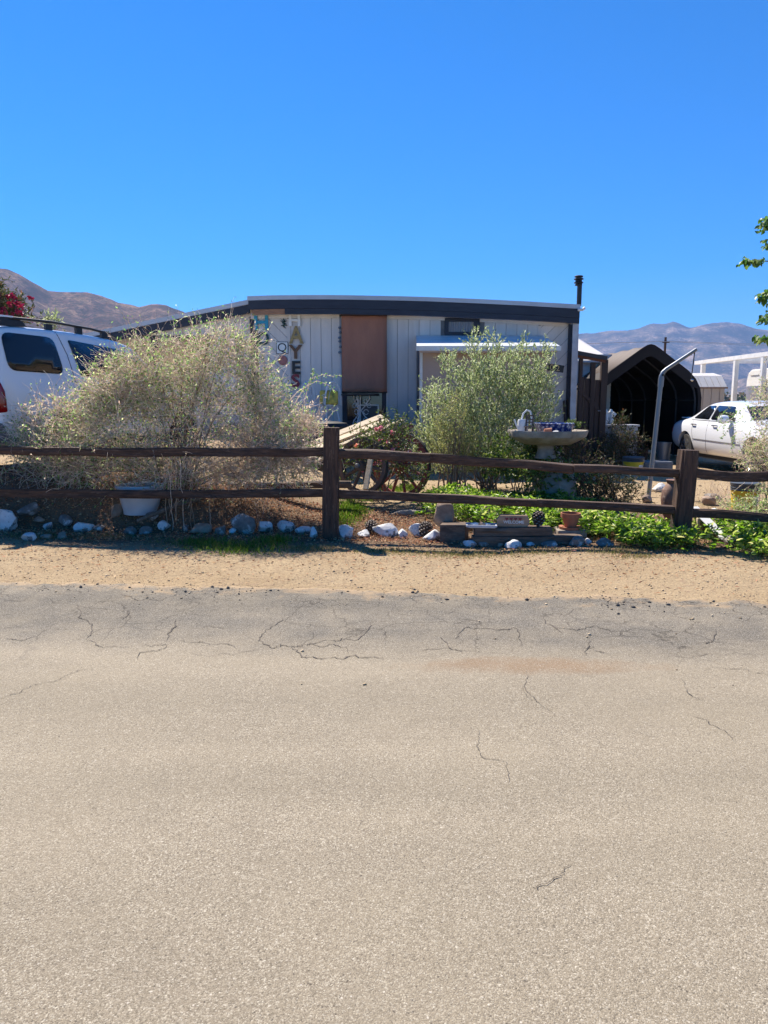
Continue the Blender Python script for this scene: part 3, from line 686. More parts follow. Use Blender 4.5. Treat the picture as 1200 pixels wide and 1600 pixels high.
# vertical boards
X_ = lambda px: P(px, 560, HY).x
def board(x0, x1, z0, z1, name='siding_board'):
    b_ = MB()
    b_.add([(x0, HY-.018, z0), (x1, HY-.018, z0), (x1, HY-.018, z1(x1)), (x0, HY-.018, z1(x0)), (x0, HY-.002, z0), (x1, HY-.002, z0), (x1, HY-.002, z1(x1)), (x0, HY-.002, z1(x0))],
           [[0, 1, 2, 3], [7, 6, 5, 4], [0, 4, 5, 1], [1, 5, 6, 2], [2, 6, 7, 3], [3, 7, 4, 0]])
    return b_.build(name, M['siding'], home, bevel=.003)
x = X_(453); bw = (X_(535)-X_(453))/5
edges = [X_(453)+bw*k for k in range(6)]
x = X_(604); n_ = 14; e2 = [X_(604)+(X_(840)-X_(604))/n_*k for k in range(n_+1)]
wx0, wx1, wz0, wz1 = X_(694), X_(748), hp(700, 522).z, hp(700, 500).z
for a, b_ in zip(edges[:-1], edges[1:]): board(a+.004, b_-.004, zb, zt)
for a, b_ in zip(e2[:-1], e2[1:]):
    if b_ > wx0+.02 and a < wx1-.02:
        board(a+.004, b_-.004, zb, lambda q: wz0-.06)
        if zt(a) > wz1+.08: board(a+.004, b_-.004, wz1+.06, zt)
    else: board(a+.004, b_-.004, zb, zt)
board(X_(535)+.004, X_(604)-.004, zt(X_(570))-.12, zt)
# narrow battens seen between the board fields
for px in (452, 604, 648, 841):
    MB().bb(X_(px)-.035, X_(px)+.035, HY-.034, HY-.0185, zb, zt(X_(px))-.07).build('batten', M['siding'], home)
# diagonal siding at both corners
def clip(poly, f):
    o = []
    for a, b_ in zip(poly, poly[1:]+poly[:1]):
        fa, fb = f(a), f(b_)
        if fa >= 0: o.append(a)
        if fa*fb < 0: t = fa/(fa-fb); o.append((a[0]+(b_[0]-a[0])*t, a[1]+(b_[1]-a[1])*t))
    return o
def diagonal(x0, x1, sgn):
    zt_ = zt((x0+x1)/2)-.01; w_ = .20; dx, dz = math.cos(R(45)), sgn*math.sin(R(45)); nx_, nz_ = -dz, dx
    rect = [(x0, zb), (x1, zb), (x1, zt_), (x0, zt_)]
    vals = [a*nx_+b_*nz_ for a, b_ in rect]; k = math.floor(min(vals)/w_)
    while k*w_ < max(vals):
        lo, hi = k*w_+.004, (k+1)*w_-.004; p = clip(rect, lambda q: q[0]*nx_+q[1]*nz_-lo)
        if len(p) > 2: p = clip(p, lambda q: hi-(q[0]*nx_+q[1]*nz_))
        if len(p) > 2: MB().prism(p, HY-.018, HY-.002).build('siding_board', M['siding'], home, bevel=.002)
        k += 1
diagonal(X_(404), X_(450), -1); diagonal(X_(843), X_(886), 1)
MB().bb(X_(392), X_(403), HY-.03, HY-.002, zb, zt(X_(397))).build('corner_post', M['navy'], home)
MB().bb(X_(886), X_(893)+.02, HY-.05, HY-.002, zb, zt(X_(890))).build('corner_post', M['navy'], home)
MB().bar(P(900, 497, FY+.1), P(894, 668, FY+.1), .05, .13).build('corner_trim', M['whitetrim'], home)
MB().tube([P(903, 484, FY-.05), P(910, 484, FY-.05), P(914, 481, FY-.05)], .03, 8).build('gutter_end', M['whitepaint'], home)
# small window with navy frame
f_ = MB(); t = .085
f_.bb(wx0, wx1, HY-.06, HY-.0185, wz1-t/2, wz1+t/2); f_.bb(wx0, wx1, HY-.06, HY-.0185, wz0-t/2, wz0+t/2)
f_.bb(wx0, wx0+t, HY-.06, HY-.0185, wz0+t/2, wz1-t/2); f_.bb(wx1-t*1.6, wx1, HY-.06, HY-.0185, wz0+t/2, wz1-t/2)
wf = f_.build('window_frame', M['navy'], home)
cu = MB(); xs_ = np.linspace(wx0+t, wx1-t*1.6, 40)
V = []; F = []
for k, x in enumerate(xs_): yy = HY-.035+.012*math.sin(k*1.7); V += [(x, yy, wz0+t/2), (x, yy, wz1-t/2)]
for k in range(39): F.append([2*k, 2*k+2, 2*k+3, 2*k+1])
MB().add(V, F).build('curtain', M['curtain'], wf)
MB().bb(wx0+t, wx1-t*1.6, HY-.053, HY-.049, wz0+t/2, wz1-t/2)
# sliding door opening with the brown roller blind
dx0, dx1 = X_(536), X_(603)
MB().bb(X_(534)+.006, X_(604)-.006, HY-.035, HY-.0185, zb+.1, zt(0)-.13).build('door_frame', M['navy'], home)
MB().bb(dx0+.09, dx1-.09, HY-.045, HY-.036, DECKZ+.1, zt(0)-.2).build('door_glass', M['darkglass'], home)
bz0, bz1 = hp(570, 613).z, hp(570, 492).z
V = []; F = []; nb_ = 16
for k in range(nb_):
    z = bz1+(bz0-bz1)*k/(nb_-1)
    for j in range(9):
        x = dx0-.02+(dx1-dx0+.04)*j/8; V.append((x, HY-.11-.01*math.sin(k*.5)-.007*math.sin(j*1.4+k*.3), z))
for k in range(nb_-1):
    for j in range(8): a = k*9+j; F.append([a, a+1, a+10, a+9])
bl = MB().add(V, F).build('roller_blind', M['blind'], home, smooth=True)
so = bl.modifiers.new('s', 'SOLIDIFY'); so.thickness = .006
MB().tube([(dx0-.03, HY-.11, bz0), (dx1+.03, HY-.11, bz0)], .018, 8).build('blind_rail', M['brownwood'], bl)
MB().tube([(dx0-.03, HY-.11, bz1-.01), (dx1+.03, HY-.11, bz1-.01)], .03, 8).build('blind_roller', M['brownwood'], bl)
MB().bb(X_(533)-.03, X_(533)+.005, HY-.045, HY-.036, bz0-.1, bz1).build('trim_board', M['whitetrim'], home)
# sheet leaning in the doorway
fr = MB(); a, b_ = P(578, 640, HY-.25), P(590, 660, HY-.25)
fx0, fx1 = P(560, 650, HY-.2).x, P(592, 650, HY-.2).x; fz0, fz1 = DECKZ+.0, P(590, 632, HY-.2).z
for q in ((fx0, fx1, fz1-.03, fz1), (fx0, fx1, fz0, fz0+.03)): fr.bb(q[0], q[1], HY-.23, HY-.20, q[2], q[3])
fr.bb(fx0, fx0+.03, HY-.23, HY-.20, fz0+.031, fz1-.031); fr.bb(fx1-.03, fx1, HY-.23, HY-.20, fz0+.031, fz1-.031)
pf = empty('picture_frame', ((fx0+fx1)/2, HY-.21, DECKZ), 'white empty frame leaning in the dark doorway below the brown blind', 'frame')
fr.build('frame', M['whitepaint'], pf); MB().bb(fx0+.031, fx1-.031, HY-.215, HY-.205, fz0+.031, fz1-.031).build('backing', M['bluedark'], pf)
# lean-to box with its small sloping roof
bx0, bx1 = P(653, 560, HY-1.0).x, P(862, 560, HY-1.0).x
by = HY-1.0
MB().bb(bx0+.03, bx1-.03, by, by+.04, zb, P(700, 545, by).z).build('annex_wall', M['taupe'], home)
MB().bb(bx0+.03, bx0+.07, by+.041, HY-.04, zb, P(700, 545, by).z+.02).build('annex_wall', M['navy'], home)
MB().bb(bx1-.07, bx1-.03, by+.041, HY-.04, zb, P(700, 545, by).z+.02).build('annex_wall', M['taupe'], home)
MB().bb(bx0+.04, bx0+.10, by-.025, by-.002, zb, P(700, 545, by).z-.03).build('annex_trim', M['whitepaint'], home)
ay0 = HY-1.5; za = P(700, 541, ay0).z; zc = P(700, 524, HY-.05).z
V = [(bx0-.05, ay0, za-.0), (bx1+.06, ay0, za-.0), (X_(846), HY-.04, zc), (X_(650), HY-.04, zc)]
V2 = [(a, b_, c-.025) for a, b_, c in V]
MB().add(V+V2, [[0, 1, 2, 3], [7, 6, 5, 4], [0, 4, 5, 1], [1, 5, 6, 2], [2, 6, 7, 3], [3, 7, 4, 0]]).build('annex_roof', M['awning'], home)
MB().bb(bx0-.06, bx1+.07, ay0-.022, ay0-.002, za-.09, za+.006).build('annex_fascia', M['whitepaint'], home)
MB().bb(bx0+.0, bx1+.0, ay0+.005, ay0+.045, za-.125, za-.03).build('annex_beam', M['taupe'], home)
# left wing with its falling roof
wl = [(P(388, 468, FY+.25), P(180, 511, FY+.25))][0]; wy = HY+.1
def wz(x): return wl[0].z + (wl[1].z-wl[0].z)*(x-wl[0].x)/(wl[1].x-wl[0].x)
wxl = wl[1].x-1.6; wxr = XL-.012
def slab(name, mat, hi, lo, y0, y1, xa_, xb_):
    V = []
    for x in (xa_, xb_): V += [(x, y0, wz(x)-hi), (x, y1, wz(x)-hi), (x, y1, wz(x)-lo), (x, y0, wz(x)-lo)]
    return MB().add(V, [[0, 1, 2, 3], [7, 6, 5, 4], [0, 4, 5, 1], [1, 5, 6, 2], [2, 6, 7, 3], [3, 7, 4, 0]]).build(name, mat, home)
slab('wing_roof', M['roofmetal'], .0, .10, FY+.25, 28, wxl, wxr)
slab('wing_fascia', M['navy'], .11, .30, FY+.23, FY+.27, wxl, wxr)
for k in range(22):                      # boards under the wing gable
    a = wxl+.3+(wxr-.0-wxl-.3)*k/22; c = wxl+.3+(wxr-wxl-.3)*(k+1)/22
    zlo = hp(200, 524).z if c < hp(330, 560).x else zb
    MB().add([(q, yy, z) for yy in (wy, wy+.03) for q, z in ((a+.004, zlo), (c-.004, zlo), (c-.004, wz(c)-.29), (a+.004, wz(a)-.29))],
             [[0, 1, 2, 3], [7, 6, 5, 4], [0, 4, 5, 1], [1, 5, 6, 2], [2, 6, 7, 3], [3, 7, 4, 0]]).build('siding_board', M['siding'], home)
MB().bb(wxl, hp(330, 560).x, wy-.03, wy+.06, hp(200, 528).z, hp(200, 523.5).z).build('porch_beam', M['navy'], home)
for q in (wxl+.2, hp(240, 560).x): MB().bb(q-.06, q+.06, wy-.02, wy+.06, zb, hp(200, 528.5).z).build('porch_post', M['navy'], home)
MB().bb(wxl+.2, wxr, wy+2.5, wy+2.6, zb, wz(wxl)-.35).build('wing_wall', M['siding'], home)
# vent and stove pipe on the roof
v0 = P(650, 464, 19.5)
ve = MB(); ve.bb(v0.x-.14, v0.x+.14, 19.4, 19.7, topz(v0.x)-.02, topz(v0.x)+.24); ve.bb(v0.x-.18, v0.x+.18, 19.36, 19.74, topz(v0.x)+.2405, topz(v0.x)+.28)
ve.build('roof_vent', M['roofmetal'], home, bevel=.01)
MB().lathe([(.35, 0), (.30, .16), (.1, .24)], (P(505, 462, 21).x, 21, topz(-1)+.0), 16).build('roof_vent', M['bluedark'], home, smooth=True)
cp = P(904.5, 478, HY+.35); ct = P(904.5, 431, HY+.35)
pb = MB(); pb.lathe([(.055, 0), (.055, ct.z-cp.z-.12)], cp, 14)
sp = pb.build('stove_pipe', M['black'], home, smooth=True)
for h, r_ in ((-.20, .085), (-.15, .105), (-.11, .075), (-.07, .11), (-.015, .10)):
    MB().lathe([(r_*.7, -.02), (r_, -.012), (r_, .006), (r_*.75, .02)], (ct.x, ct.y, ct.z+h), 14).build('pipe_ring', M['black'], sp, smooth=True)

# things hung on the wall
WY = HY-.034
for px, py, ch, s, mk, lab, rot_, sx_ in ((460.5, 501.5, 'H', .27, 'whitepaint', 'white wooden letter H at the top of the vertical name on the wall', 0, 1.15),
        (463, 525, 'A', .40, 'gold', 'tall gold letter A hung below the white H', 0, .85),
        (462, 551, 'Y', .32, 'brownletter', 'brown letter Y hung below the gold A', 0, 1.05),
        (462.5, 575.5, 'E', .30, 'black', 'black letter E hung below the brown Y', 0, 1.05),
        (462, 596, 'S', .30, 'redletter', 'dark red letter S lowest of the name letters, half hidden by the bush', 0, 1.1),
        (408.5, 505, 'H', .36, 'ladyblue', 'large blue letter H beside the left corner post', 0, 1.05),
        (411, 530, 'O', .30, 'greenletter', 'dark green letter O below the large blue H, mostly behind the bush', 0, .9)):
    p = P(px, py, WY); text('wall_letter', ch, s*1.32, .018, M[mk], None, (p.x, WY-.022, p.z), sx=sx_, off=.010, label=lab, cat='letter', group='letters hung on the house wall')
p = P(441, 543.5, WY); sg = empty('letter_sign', (p.x, WY-.01, p.z-.13), 'square white tile with a dark blue letter Q hanging on the diagonal boards', 'sign')
MB().box((p.x, WY-.006, p.z), (.27, .012, .27)).build('frame', M['navy'], sg)
MB().box((p.x, WY-.016, p.z), (.245, .008, .245)).build('tile', M['whiteporcelain'], sg)
text('letter', 'Q', .27, .003, M['navy'], sg, (p.x, WY-.023, p.z))
p = P(442, 563, WY); lad = MB().lathe([(.09, 0), (.11, .012), (.0905, .02)], (p.x, WY-.02, p.z), 12, 'Y').build('wall_plate', simple('faded_pink', (.42, .17, .15), .7), None, origin=p, label='faded pink round plate on the wall below the Q tile', cat='plate')
p = P(442.5, 505, WY); liz = MB(); cs = [(0, .10), (.03, .05), (-.01, .02), (.03, -.02), (0, -.06), (.04, -.10), (.07, -.11)]
liz.tube([(p.x+a, WY-.015, p.z+b_) for a, b_ in cs], [.012, .022, .028, .028, .02, .01, .005], 6)
for a, b_, c, d in ((.0, .03, -.06, .05), (.02, .03, .08, .05), (0, -.04, -.05, -.06), (.03, -.04, .09, -.05)): liz.tube([(p.x+a, WY-.015, p.z+b_), (p.x+c, WY-.012, p.z+d)], .008, 5)
liz.build('lizard_ornament', M['greenletter'], None, origin=p, smooth=True, label='small dark metal lizard ornament near the top of the diagonal boards', cat='ornament')
p = P(531, 528, WY); wc = MB(); wc.tube([(p.x, WY-.02, p.z+.5), (p.x, WY-.02, p.z-.42)], .004, 5)
for k, dz in enumerate((.22, .12, .0, -.08, -.2, -.32)): wc.lathe([(.01, -.03), (.035, -.01), (.03, .015), (.008, .03)], (p.x+.012*math.sin(k*2), WY-.04, p.z+dz), 8)
wc.build('wind_chime', M['galv'], None, origin=p, label='thin hanging chime string between the boards and the brown blind', cat='wind chime')
p = P(869, 575, HY-1.05); nm = empty('house_number', (p.x, by-.03, p.z-.1), 'small black plaque with gold house numbers partly behind olive leaves', 'house number')
MB().box((p.x, by-.015, p.z), (.34, .02, .15), Matrix.Rotation(R(8), 3, 'Y')).build('plaque', M['black'], nm)
numm = simple('number_gold', (.62, .45, .22), .4)
text('digit', '0', .17, .006, numm, nm, (p.x-.09, by-.035, p.z+.01)); text('digit', '2', .17, .006, numm, nm, (p.x+.04, by-.035, p.z-.01))
for k, (a, c, lab) in enumerate((((884, 650), (881, 626), 'short brown board leaning on the right house corner, left one'), ((891, 652), (886, 624), 'short brown board leaning on the right house corner, right one'))):
    q0 = P(a[0], 672, HY-.3); q1 = P(c[0], c[1], HY-.12)
    MB().bar(q0, q1, .03, .07).build('leaning_board', M['brownwood'], None, origin=q0, bevel=.004, label=lab, cat='board', group='boards leaning on the house corner')

# deck
dkx0, dkx1 = P(250, 660, 15.8).x, P(672, 660, 15.8).x
deck = empty('deck', ((dkx0+dkx1)/2, 16.3, g1(-1, 16)), 'low grey wooden deck in the shade in front of the house', 'deck')
y = 15.55
while y < HY-.16:
    MB().bb(dkx0, dkx1, y, y+.14, DECKZ-.035, DECKZ).build('deck_board', M['deck'], deck, bevel=.004); y += .147
x = dkx0
while x < dkx1-.05:
    MB().bb(x, min(x+.245, dkx1), 15.52, 15.545, zb-.2, DECKZ-.04).build('skirt_board', M['deck'], deck, bevel=.003); x += .25
MB().bb(dkx0+.02, dkx1-.02, 15.56, HY-.1, zb-.2, DECKZ-.04).build('deck_frame', M['wallback'], deck)

# bistro chairs and table on the deck
def bistro(loc, rz, label, cushion=True):
    t = empty('bistro_chair', (0, 0, 0), label, 'chair', 'white wire bistro chairs on the deck'); r_ = .02
    a = MB()
    a.tube([(.19*math.cos(k*math.pi/12), .19*math.sin(k*math.pi/12), .45) for k in range(25)], r_, 6, False)
    for k in range(-4, 5): x = k*.042; h = math.sqrt(max(.19**2-x*x, 0)); a.tube([(x, -h, .45), (x, h, .45)], .004, 4)
    a.build('seat', M['wirewhite'], t)
    for sx_, sy in ((1, 1), (1, -1), (-1, 1), (-1, -1)):
        MB().tube([(sx_*.13, sy*.13, .45), (sx_*.135, sy*.135, .28), (sx_*.16, sy*.16, .12), (sx_*.20, sy*.20, 0)], r_, 6).build('leg', M['wirewhite'], t)
    bk = MB(); arc = [(.19*math.cos(q), .17+.02*abs(math.sin(q)), .45+.50*math.sin(q)**.8 if math.sin(q) > 0 else .45) for q in np.linspace(0, math.pi, 17)]
    bk.tube(arc, r_, 6)
    inner = [(.11*math.cos(q), .18, .47+.34*math.sin(q)) for q in np.linspace(0, math.pi, 13)]; bk.tube(inner, .006, 6)
    for s_ in (-1, 1): bk.tube([(s_*.05+.045*math.cos(q)*s_, .185, .84+.045*math.sin(q)) for q in np.linspace(0, 5.2, 14)], .005, 5)
    bk.tube([(0, .18, .45), (0, .19, .93)], .005, 5); bk.build('backrest', M['wirewhite'], t)
    for s_ in (-1, 1): MB().tube([(s_*.18, .16, .68), (s_*.22, .02, .67), (s_*.21, -.12, .64), (s_*.17, -.14, .45)], .007, 6).build('armrest', M['wirewhite'], t)
    if cushion: pass
    t.location = loc; t.rotation_euler.z = rz; return t
c1 = P(515, 660, 16.3)
ch1 = bistro((c1.x, 16.3, DECKZ), R(-150), 'white wire bistro chair holding the yellow floral cushion, left of the table')
copy_thing(ch1, (P(489, 660, 16.0).x, 16.0, DECKZ), R(40), 'white wire bistro chair without cushion, half hidden behind the bush twigs')
cb = MB().box((c1.x+.0, 16.16, DECKZ+.61), (.40, .12, .32), Matrix.Rotation(R(-14), 3, 'X')).build('cushion', M['cushion'], None, origin=(c1.x, 16.3, DECKZ+.46), label='yellow and green floral cushion propped on the white wire chair', cat='cushion')
su = cb.modifiers.new('s', 'BEVEL'); su.width = .045; su.segments = 4
tc = P(563, 660, 16.35)
tb = empty('bistro_table', (tc.x, 16.35, DECKZ), 'bistro table with black top and white scrolled iron legs on the deck', 'table')
MB().lathe([(.40, .66), (.42, .665), (.42, .69), (.40, .70)], (tc.x, 16.35, DECKZ), 32).build('table_top', M['black'], tb, smooth=True)
for k in range(3):
    a = k*2.094+.25; c, s_ = math.cos(a), math.sin(a); m = MB()
    f3 = lambda r_, z: (tc.x+c*r_, 16.35+s_*r_, DECKZ+z)
    m.tube([f3(.02, .34), f3(.10, .42), f3(.17, .52), f3(.22, .60), f3(.20, .66)], .011, 6)
    m.tube([f3(.02, .34), f3(.09, .22), f3(.20, .12), f3(.26, .0)], .011, 6)
    for cx_, cz_, rr in ((.13, .30, .055), (.20, .44, .045), (.12, .53, .04), (.12, .12, .05)): m.tube([f3(cx_+rr*math.cos(q), cz_+rr*math.sin(q)) for q in np.linspace(0, 5.8, 14)], .008, 5)
    m.build('leg', M['wirewhite'], tb)
MB().tube([(tc.x, 16.35, DECKZ+.08), (tc.x, 16.35, DECKZ+.66)], .012, 6).build('pedestal', M['wirewhite'], tb)
bq = P(518, 675, 14.2)
MB().lathe([(.30, -.5), (.33, -.1), (.34, 0), (.30, .06), (.12, .09)], (bq.x, 14.2, P(518, 666, 14.2).z), 24).lathe([(.28, -.9), (.28, -.5)], (bq.x, 14.2, P(518, 666, 14.2).z), 16).build('barbecue', M['black'], None, origin=(bq.x, 14.2, g1(bq.x, 14.2)), smooth=True, label='round black lidded drum standing in front of the bistro chairs', cat='barbecue')

# ------------------------------------------------------------------ fence
def beam(pts, wd, ht, name, mat, parent, seed, bev=.012, rough_=.012, chamfer=True):
    """rough-hewn timber swept through points; wd across, ht tall"""
    pts = [Vector(p) for p in pts]; n_ = 34; L = [(pts[i+1]-pts[i]).length for i in range(len(pts)-1)]; tot = sum(L)
    V = []; F = []; sec = [(-.5, -.35), (-.5, .32), (-.36, .5), (.36, .5), (.5, .34), (.5, -.36), (.34, -.5), (-.34, -.5)]
    sec2 = [];
    for a, b_ in zip(sec, sec[1:]+sec[:1]): sec2 += [a, ((a[0]+b_[0])/2, (a[1]+b_[1])/2)]
    m = len(sec2)
    for k in range(n_+1):
        s = tot*k/n_; i = 0
        while i < len(L)-1 and s > L[i]: s -= L[i]; i += 1
        p = pts[i].lerp(pts[i+1], min(s/L[i], 1)); d = (pts[i+1]-pts[i]).normalized(); up = Vector((0, 0, 1)) if abs(d.z) < .8 else Vector((0, 1, 0))
        sd_ = d.cross(up).normalized(); up = sd_.cross(d); t = tot*k/n_
        wob = Vector((0, 0, 1))*mnoise.noise(Vector((t*1.3, seed, 0)))*rough_*1.6
        for j, (a, b_) in enumerate(sec2):
            q = p + sd_*a*wd + up*b_*ht + (wob if abs(d.z) < .8 else Vector())
            nn = Vector((t*1.1, seed*3+j*.9, 2)); gr = mnoise.noise(Vector((t*.5, j*2.7, seed*7)))*.9
            q += (sd_*a*2+up*b_*2)*(mnoise.noise(nn)*rough_ + gr*rough_*.8)
            V.append(q)
    F = [[k*m+j, k*m+(j+1) % m, (k+1)*m+(j+1) % m, (k+1)*m+j] for k in range(n_) for j in range(m)] + [list(range(m))[::-1], [n_*m+j for j in range(m)]]
    return MB().add(V, F).build(name, mat, parent, smooth=False)
fence = empty('split_rail_fence', (0, yf(0), 0), 'dark brown rough-hewn split rail fence along the gravel shoulder', 'fence')
def fp(px, py, off=0):                   # point on the fence plane
    r = ray(px, py); k = (FENCE_A+off)/(r.y-FENCE_S*r.x)
    return Vector((r.x*k, r.y*k, EYE+r.z*k))
LEFT = fp(0, 702); far_l = fp(-420, 700)
beam([P(517, 842, 8.63)+Vector((0, 0, -.05)), fp(518, 668)], .185, .185, 'post', M['fencepost'], fence, 3)
beam([fp(1060, 850)+Vector((0, 0, -.05)), fp(1076, 703)], .19, .17, 'post', M['fencepost'], fence, 5, rough_=.016)
beam([fp(-60, 850)+Vector((0, 0, -.05)), fp(-58, 672)], .18, .18, 'post', M['fencepost'], fence, 8)
beam([fp(1520, 900), fp(1522, 706)], .18, .18, 'post', M['fencepost'], fence, 9)
o_ = .0
beam([fp(-52, 703.5), fp(250, 707), fp(512, 706)], .10, .098, 'rail', M['fence'], fence, 11)
beam([fp(-52, 769), fp(250, 772), fp(512, 770)], .10, .095, 'rail', M['fence'], fence, 12)
beam([fp(520, 709, -.01), fp(672, 715, -.01)], .10, .105, 'rail', M['fence'], fence, 13)
beam([fp(664, 715, .075), fp(850, 729, .03), fp(895, 732, .03)], .10, .105, 'rail', M['fence'], fence, 14)
beam([fp(896, 732, .0), fp(960, 734, .0), fp(1060, 740, .0)], .10, .092, 'rail', M['fence'], fence, 15)
beam([fp(522, 772), fp(700, 779), fp(860, 787), fp(1056, 797)], .10, .095, 'rail', M['fence'], fence, 16)
beam([fp(1073, 738), fp(1140, 744), fp(1350, 748), fp(1515, 752)], .11, .11, 'rail', M['fence'], fence, 17, rough_=.016)
beam([fp(1070, 801), fp(1200, 809), fp(1515, 822)], .10, .10, 'rail', M['fence'], fence, 18)
# long timber lying behind the fence
t0, t1 = P(360, 759, 10.4), P(548, 757, 10.2)
beam([t0, t1], .14, .09, 'landscape_timber', M['tie'], None, 21).location = (0, 0, 0)
tag(bpy.data.objects['landscape_timber'], 'long weathered timber lying behind the fence, left of the wagon', 'timber')

# ------------------------------------------------------------------ cars (x along, y to the left, z up; rear at x=0)
def eval_mesh(o):
    bpy.context.view_layer.update(); dg = bpy.context.evaluated_depsgraph_get()
    return bpy.data.meshes.new_from_object(o.evaluated_get(dg))
def car_body(stations, arches, mat, parent, W):
    V = []; F = []
    for (x, zb_, zs, zbelt, zr, wb, ws, wbl, wr) in stations:
        half = [(wb*.6, zb_), (wb, zb_+.03), (ws, zs), (ws*1.0, (zs+zbelt)/2), (wbl, zbelt), (wr+(wbl-wr)*.12, zr-.10 if zr-zbelt > .15 else zr-(zr-zbelt)*.5), (wr, zr-.035), (wr*.55, zr)]
        ring = [(x, -a, b_) for a, b_ in half] + [(x, a, b_) for a, b_ in reversed(half)]; V += ring
    m = 16; K = len(stations)
    F = [[k*m+j, k*m+(j+1) % m, (k+1)*m+(j+1) % m, (k+1)*m+j] for k in range(K-1) for j in range(m)]
    F += [[8+7-j+0, j, j+1, 8+7-j-1] for j in range(7)]
    F += [[(K-1)*m+q for q in (j, 15-j, 14-j, j+1)] for j in range(7)]
    o = MB().add(V, F).build('body', mat, parent)
    su = o.modifiers.new('s', 'SUBSURF'); su.levels = su.render_levels = 2
    cut = []
    for (ax, az, ar) in arches:
        c = MB().lathe([(ar, -W*1.3), (ar, W*1.3)], (ax, 0, az), 40, 'Y').build('cutter', mat, parent); cut.append(c)
        bo = o.modifiers.new('b', 'BOOLEAN'); bo.operation = 'DIFFERENCE'; bo.object = c; bo.solver = 'EXACT'
    me = eval_mesh(o); o.modifiers.clear(); o.data = me
    for c in cut: bpy.data.objects.remove(c)
    me.polygons.foreach_set('use_smooth', [True]*len(me.polygons))
    try: me.set_sharp_from_angle(angle=R(40))
    except Exception: pass
    bm = bmesh.new(); bm.from_mesh(me); tree = BVHTree.FromBMesh(bm); bm.free()
    return o, tree
def on_side(tree, x, z, side, W):
    h = tree.ray_cast(Vector((x, side*W*2, z)), Vector((0, -side, 0)))
    return h[0].y if h[0] is not None else side*W*.9
def panel(tree, poly, side, W, name, mat, parent, off=.006, th=.012, rounded=.05, **kw):
    # outline with rounded corners, projected onto the body side
    pts = [Vector((a, b_)) for a, b_ in poly]; out_ = []
    for i, p in enumerate(pts):
        a, c = pts[i-1], pts[(i+1) % len(pts)]; da, dc = (a-p), (c-p); r_ = min(rounded, da.length*.45, dc.length*.45)
        p0, p1 = p+da.normalized()*r_, p+dc.normalized()*r_
        for t in np.linspace(0, 1, 5): out_.append(p0*(1-t)**2 + p*2*t*(1-t) + p1*t*t)
    bm = bmesh.new(); f = bm.faces.new([bm.verts.new((q.x, 0, q.y)) for q in out_]); bmesh.ops.triangulate(bm, faces=[f])
    for _ in range(2): bmesh.ops.subdivide_edges(bm, edges=[e for e in bm.edges if e.calc_length() > .16], cuts=1)
    bmesh.ops.triangulate(bm, faces=bm.faces)
    for v in bm.verts: v.co.y = on_side(tree, v.co.x, v.co.z, side, W) + side*off
    bmesh.ops.recalc_face_normals(bm, faces=bm.faces)
    me = bpy.data.meshes.new(name); bm.to_mesh(me); bm.free(); me.materials.append(mat)
    me.polygons.foreach_set('use_smooth', [True]*len(me.polygons))
    o = bpy.data.objects.new(name, me); link(o, parent); ORG[o.name] = ORG[parent.name]
    so = o.modifiers.new('s', 'SOLIDIFY'); so.thickness = th; so.offset = 0
    tag(o, **kw); return o
def seam(tree, pts, side, W, parent, r_=.004, name='panel_gap', mat=None, off=.0):
    fine = []
    for a, b_ in zip(pts[:-1], pts[1:]):
        for t in np.linspace(0, 1, 8)[:-1]: fine.append((a[0]+(b_[0]-a[0])*t, a[1]+(b_[1]-a[1])*t))
    fine.append(pts[-1])
    return MB().tube([(x, on_side(tree, x, z, side, W)+side*off, z) for x, z in fine], r_, 5).build(name, mat or M['seam'], parent)
def wheel(parent, x, y, r_, side, wd=.22):
    t = MB(); prof = [(r_*.62, -wd/2), (r_*.93, -wd/2), (r_, -wd*.36), (r_, wd*.36), (r_*.93, wd/2), (r_*.62, wd/2)]
    t.lathe(prof, (x, y, r_), 40, 'Y'); ty = t.build('wheel', M['rubber'], parent, smooth=True)
    q = MB(); q.lathe([(r_*.60, -wd*.42), (r_*.655, -wd*.52), (r_*.655, wd*.52), (r_*.60, wd*.42)], (x, y, r_), 36, 'Y', False)
    q.lathe([(r_*.16, -wd*.48), (r_*.16, wd*.48)], (x, y, r_), 16, 'Y')
    for k in range(7):
        a = k*2*math.pi/7
        q.bar((x+.1*r_*math.cos(a), y+side*wd*.42, r_+.1*r_*math.sin(a)), (x+.62*r_*math.cos(a), y+side*wd*.46, r_+.62*r_*math.sin(a)), .03, r_*.15, 0)
    q.build('rim', M['chrome'], ty, smooth=True); MB().lathe([(r_*.6, -.02), (r_*.6, .02)], (x, y, r_), 24, 'Y').build('brake_disc', M['black'], ty)

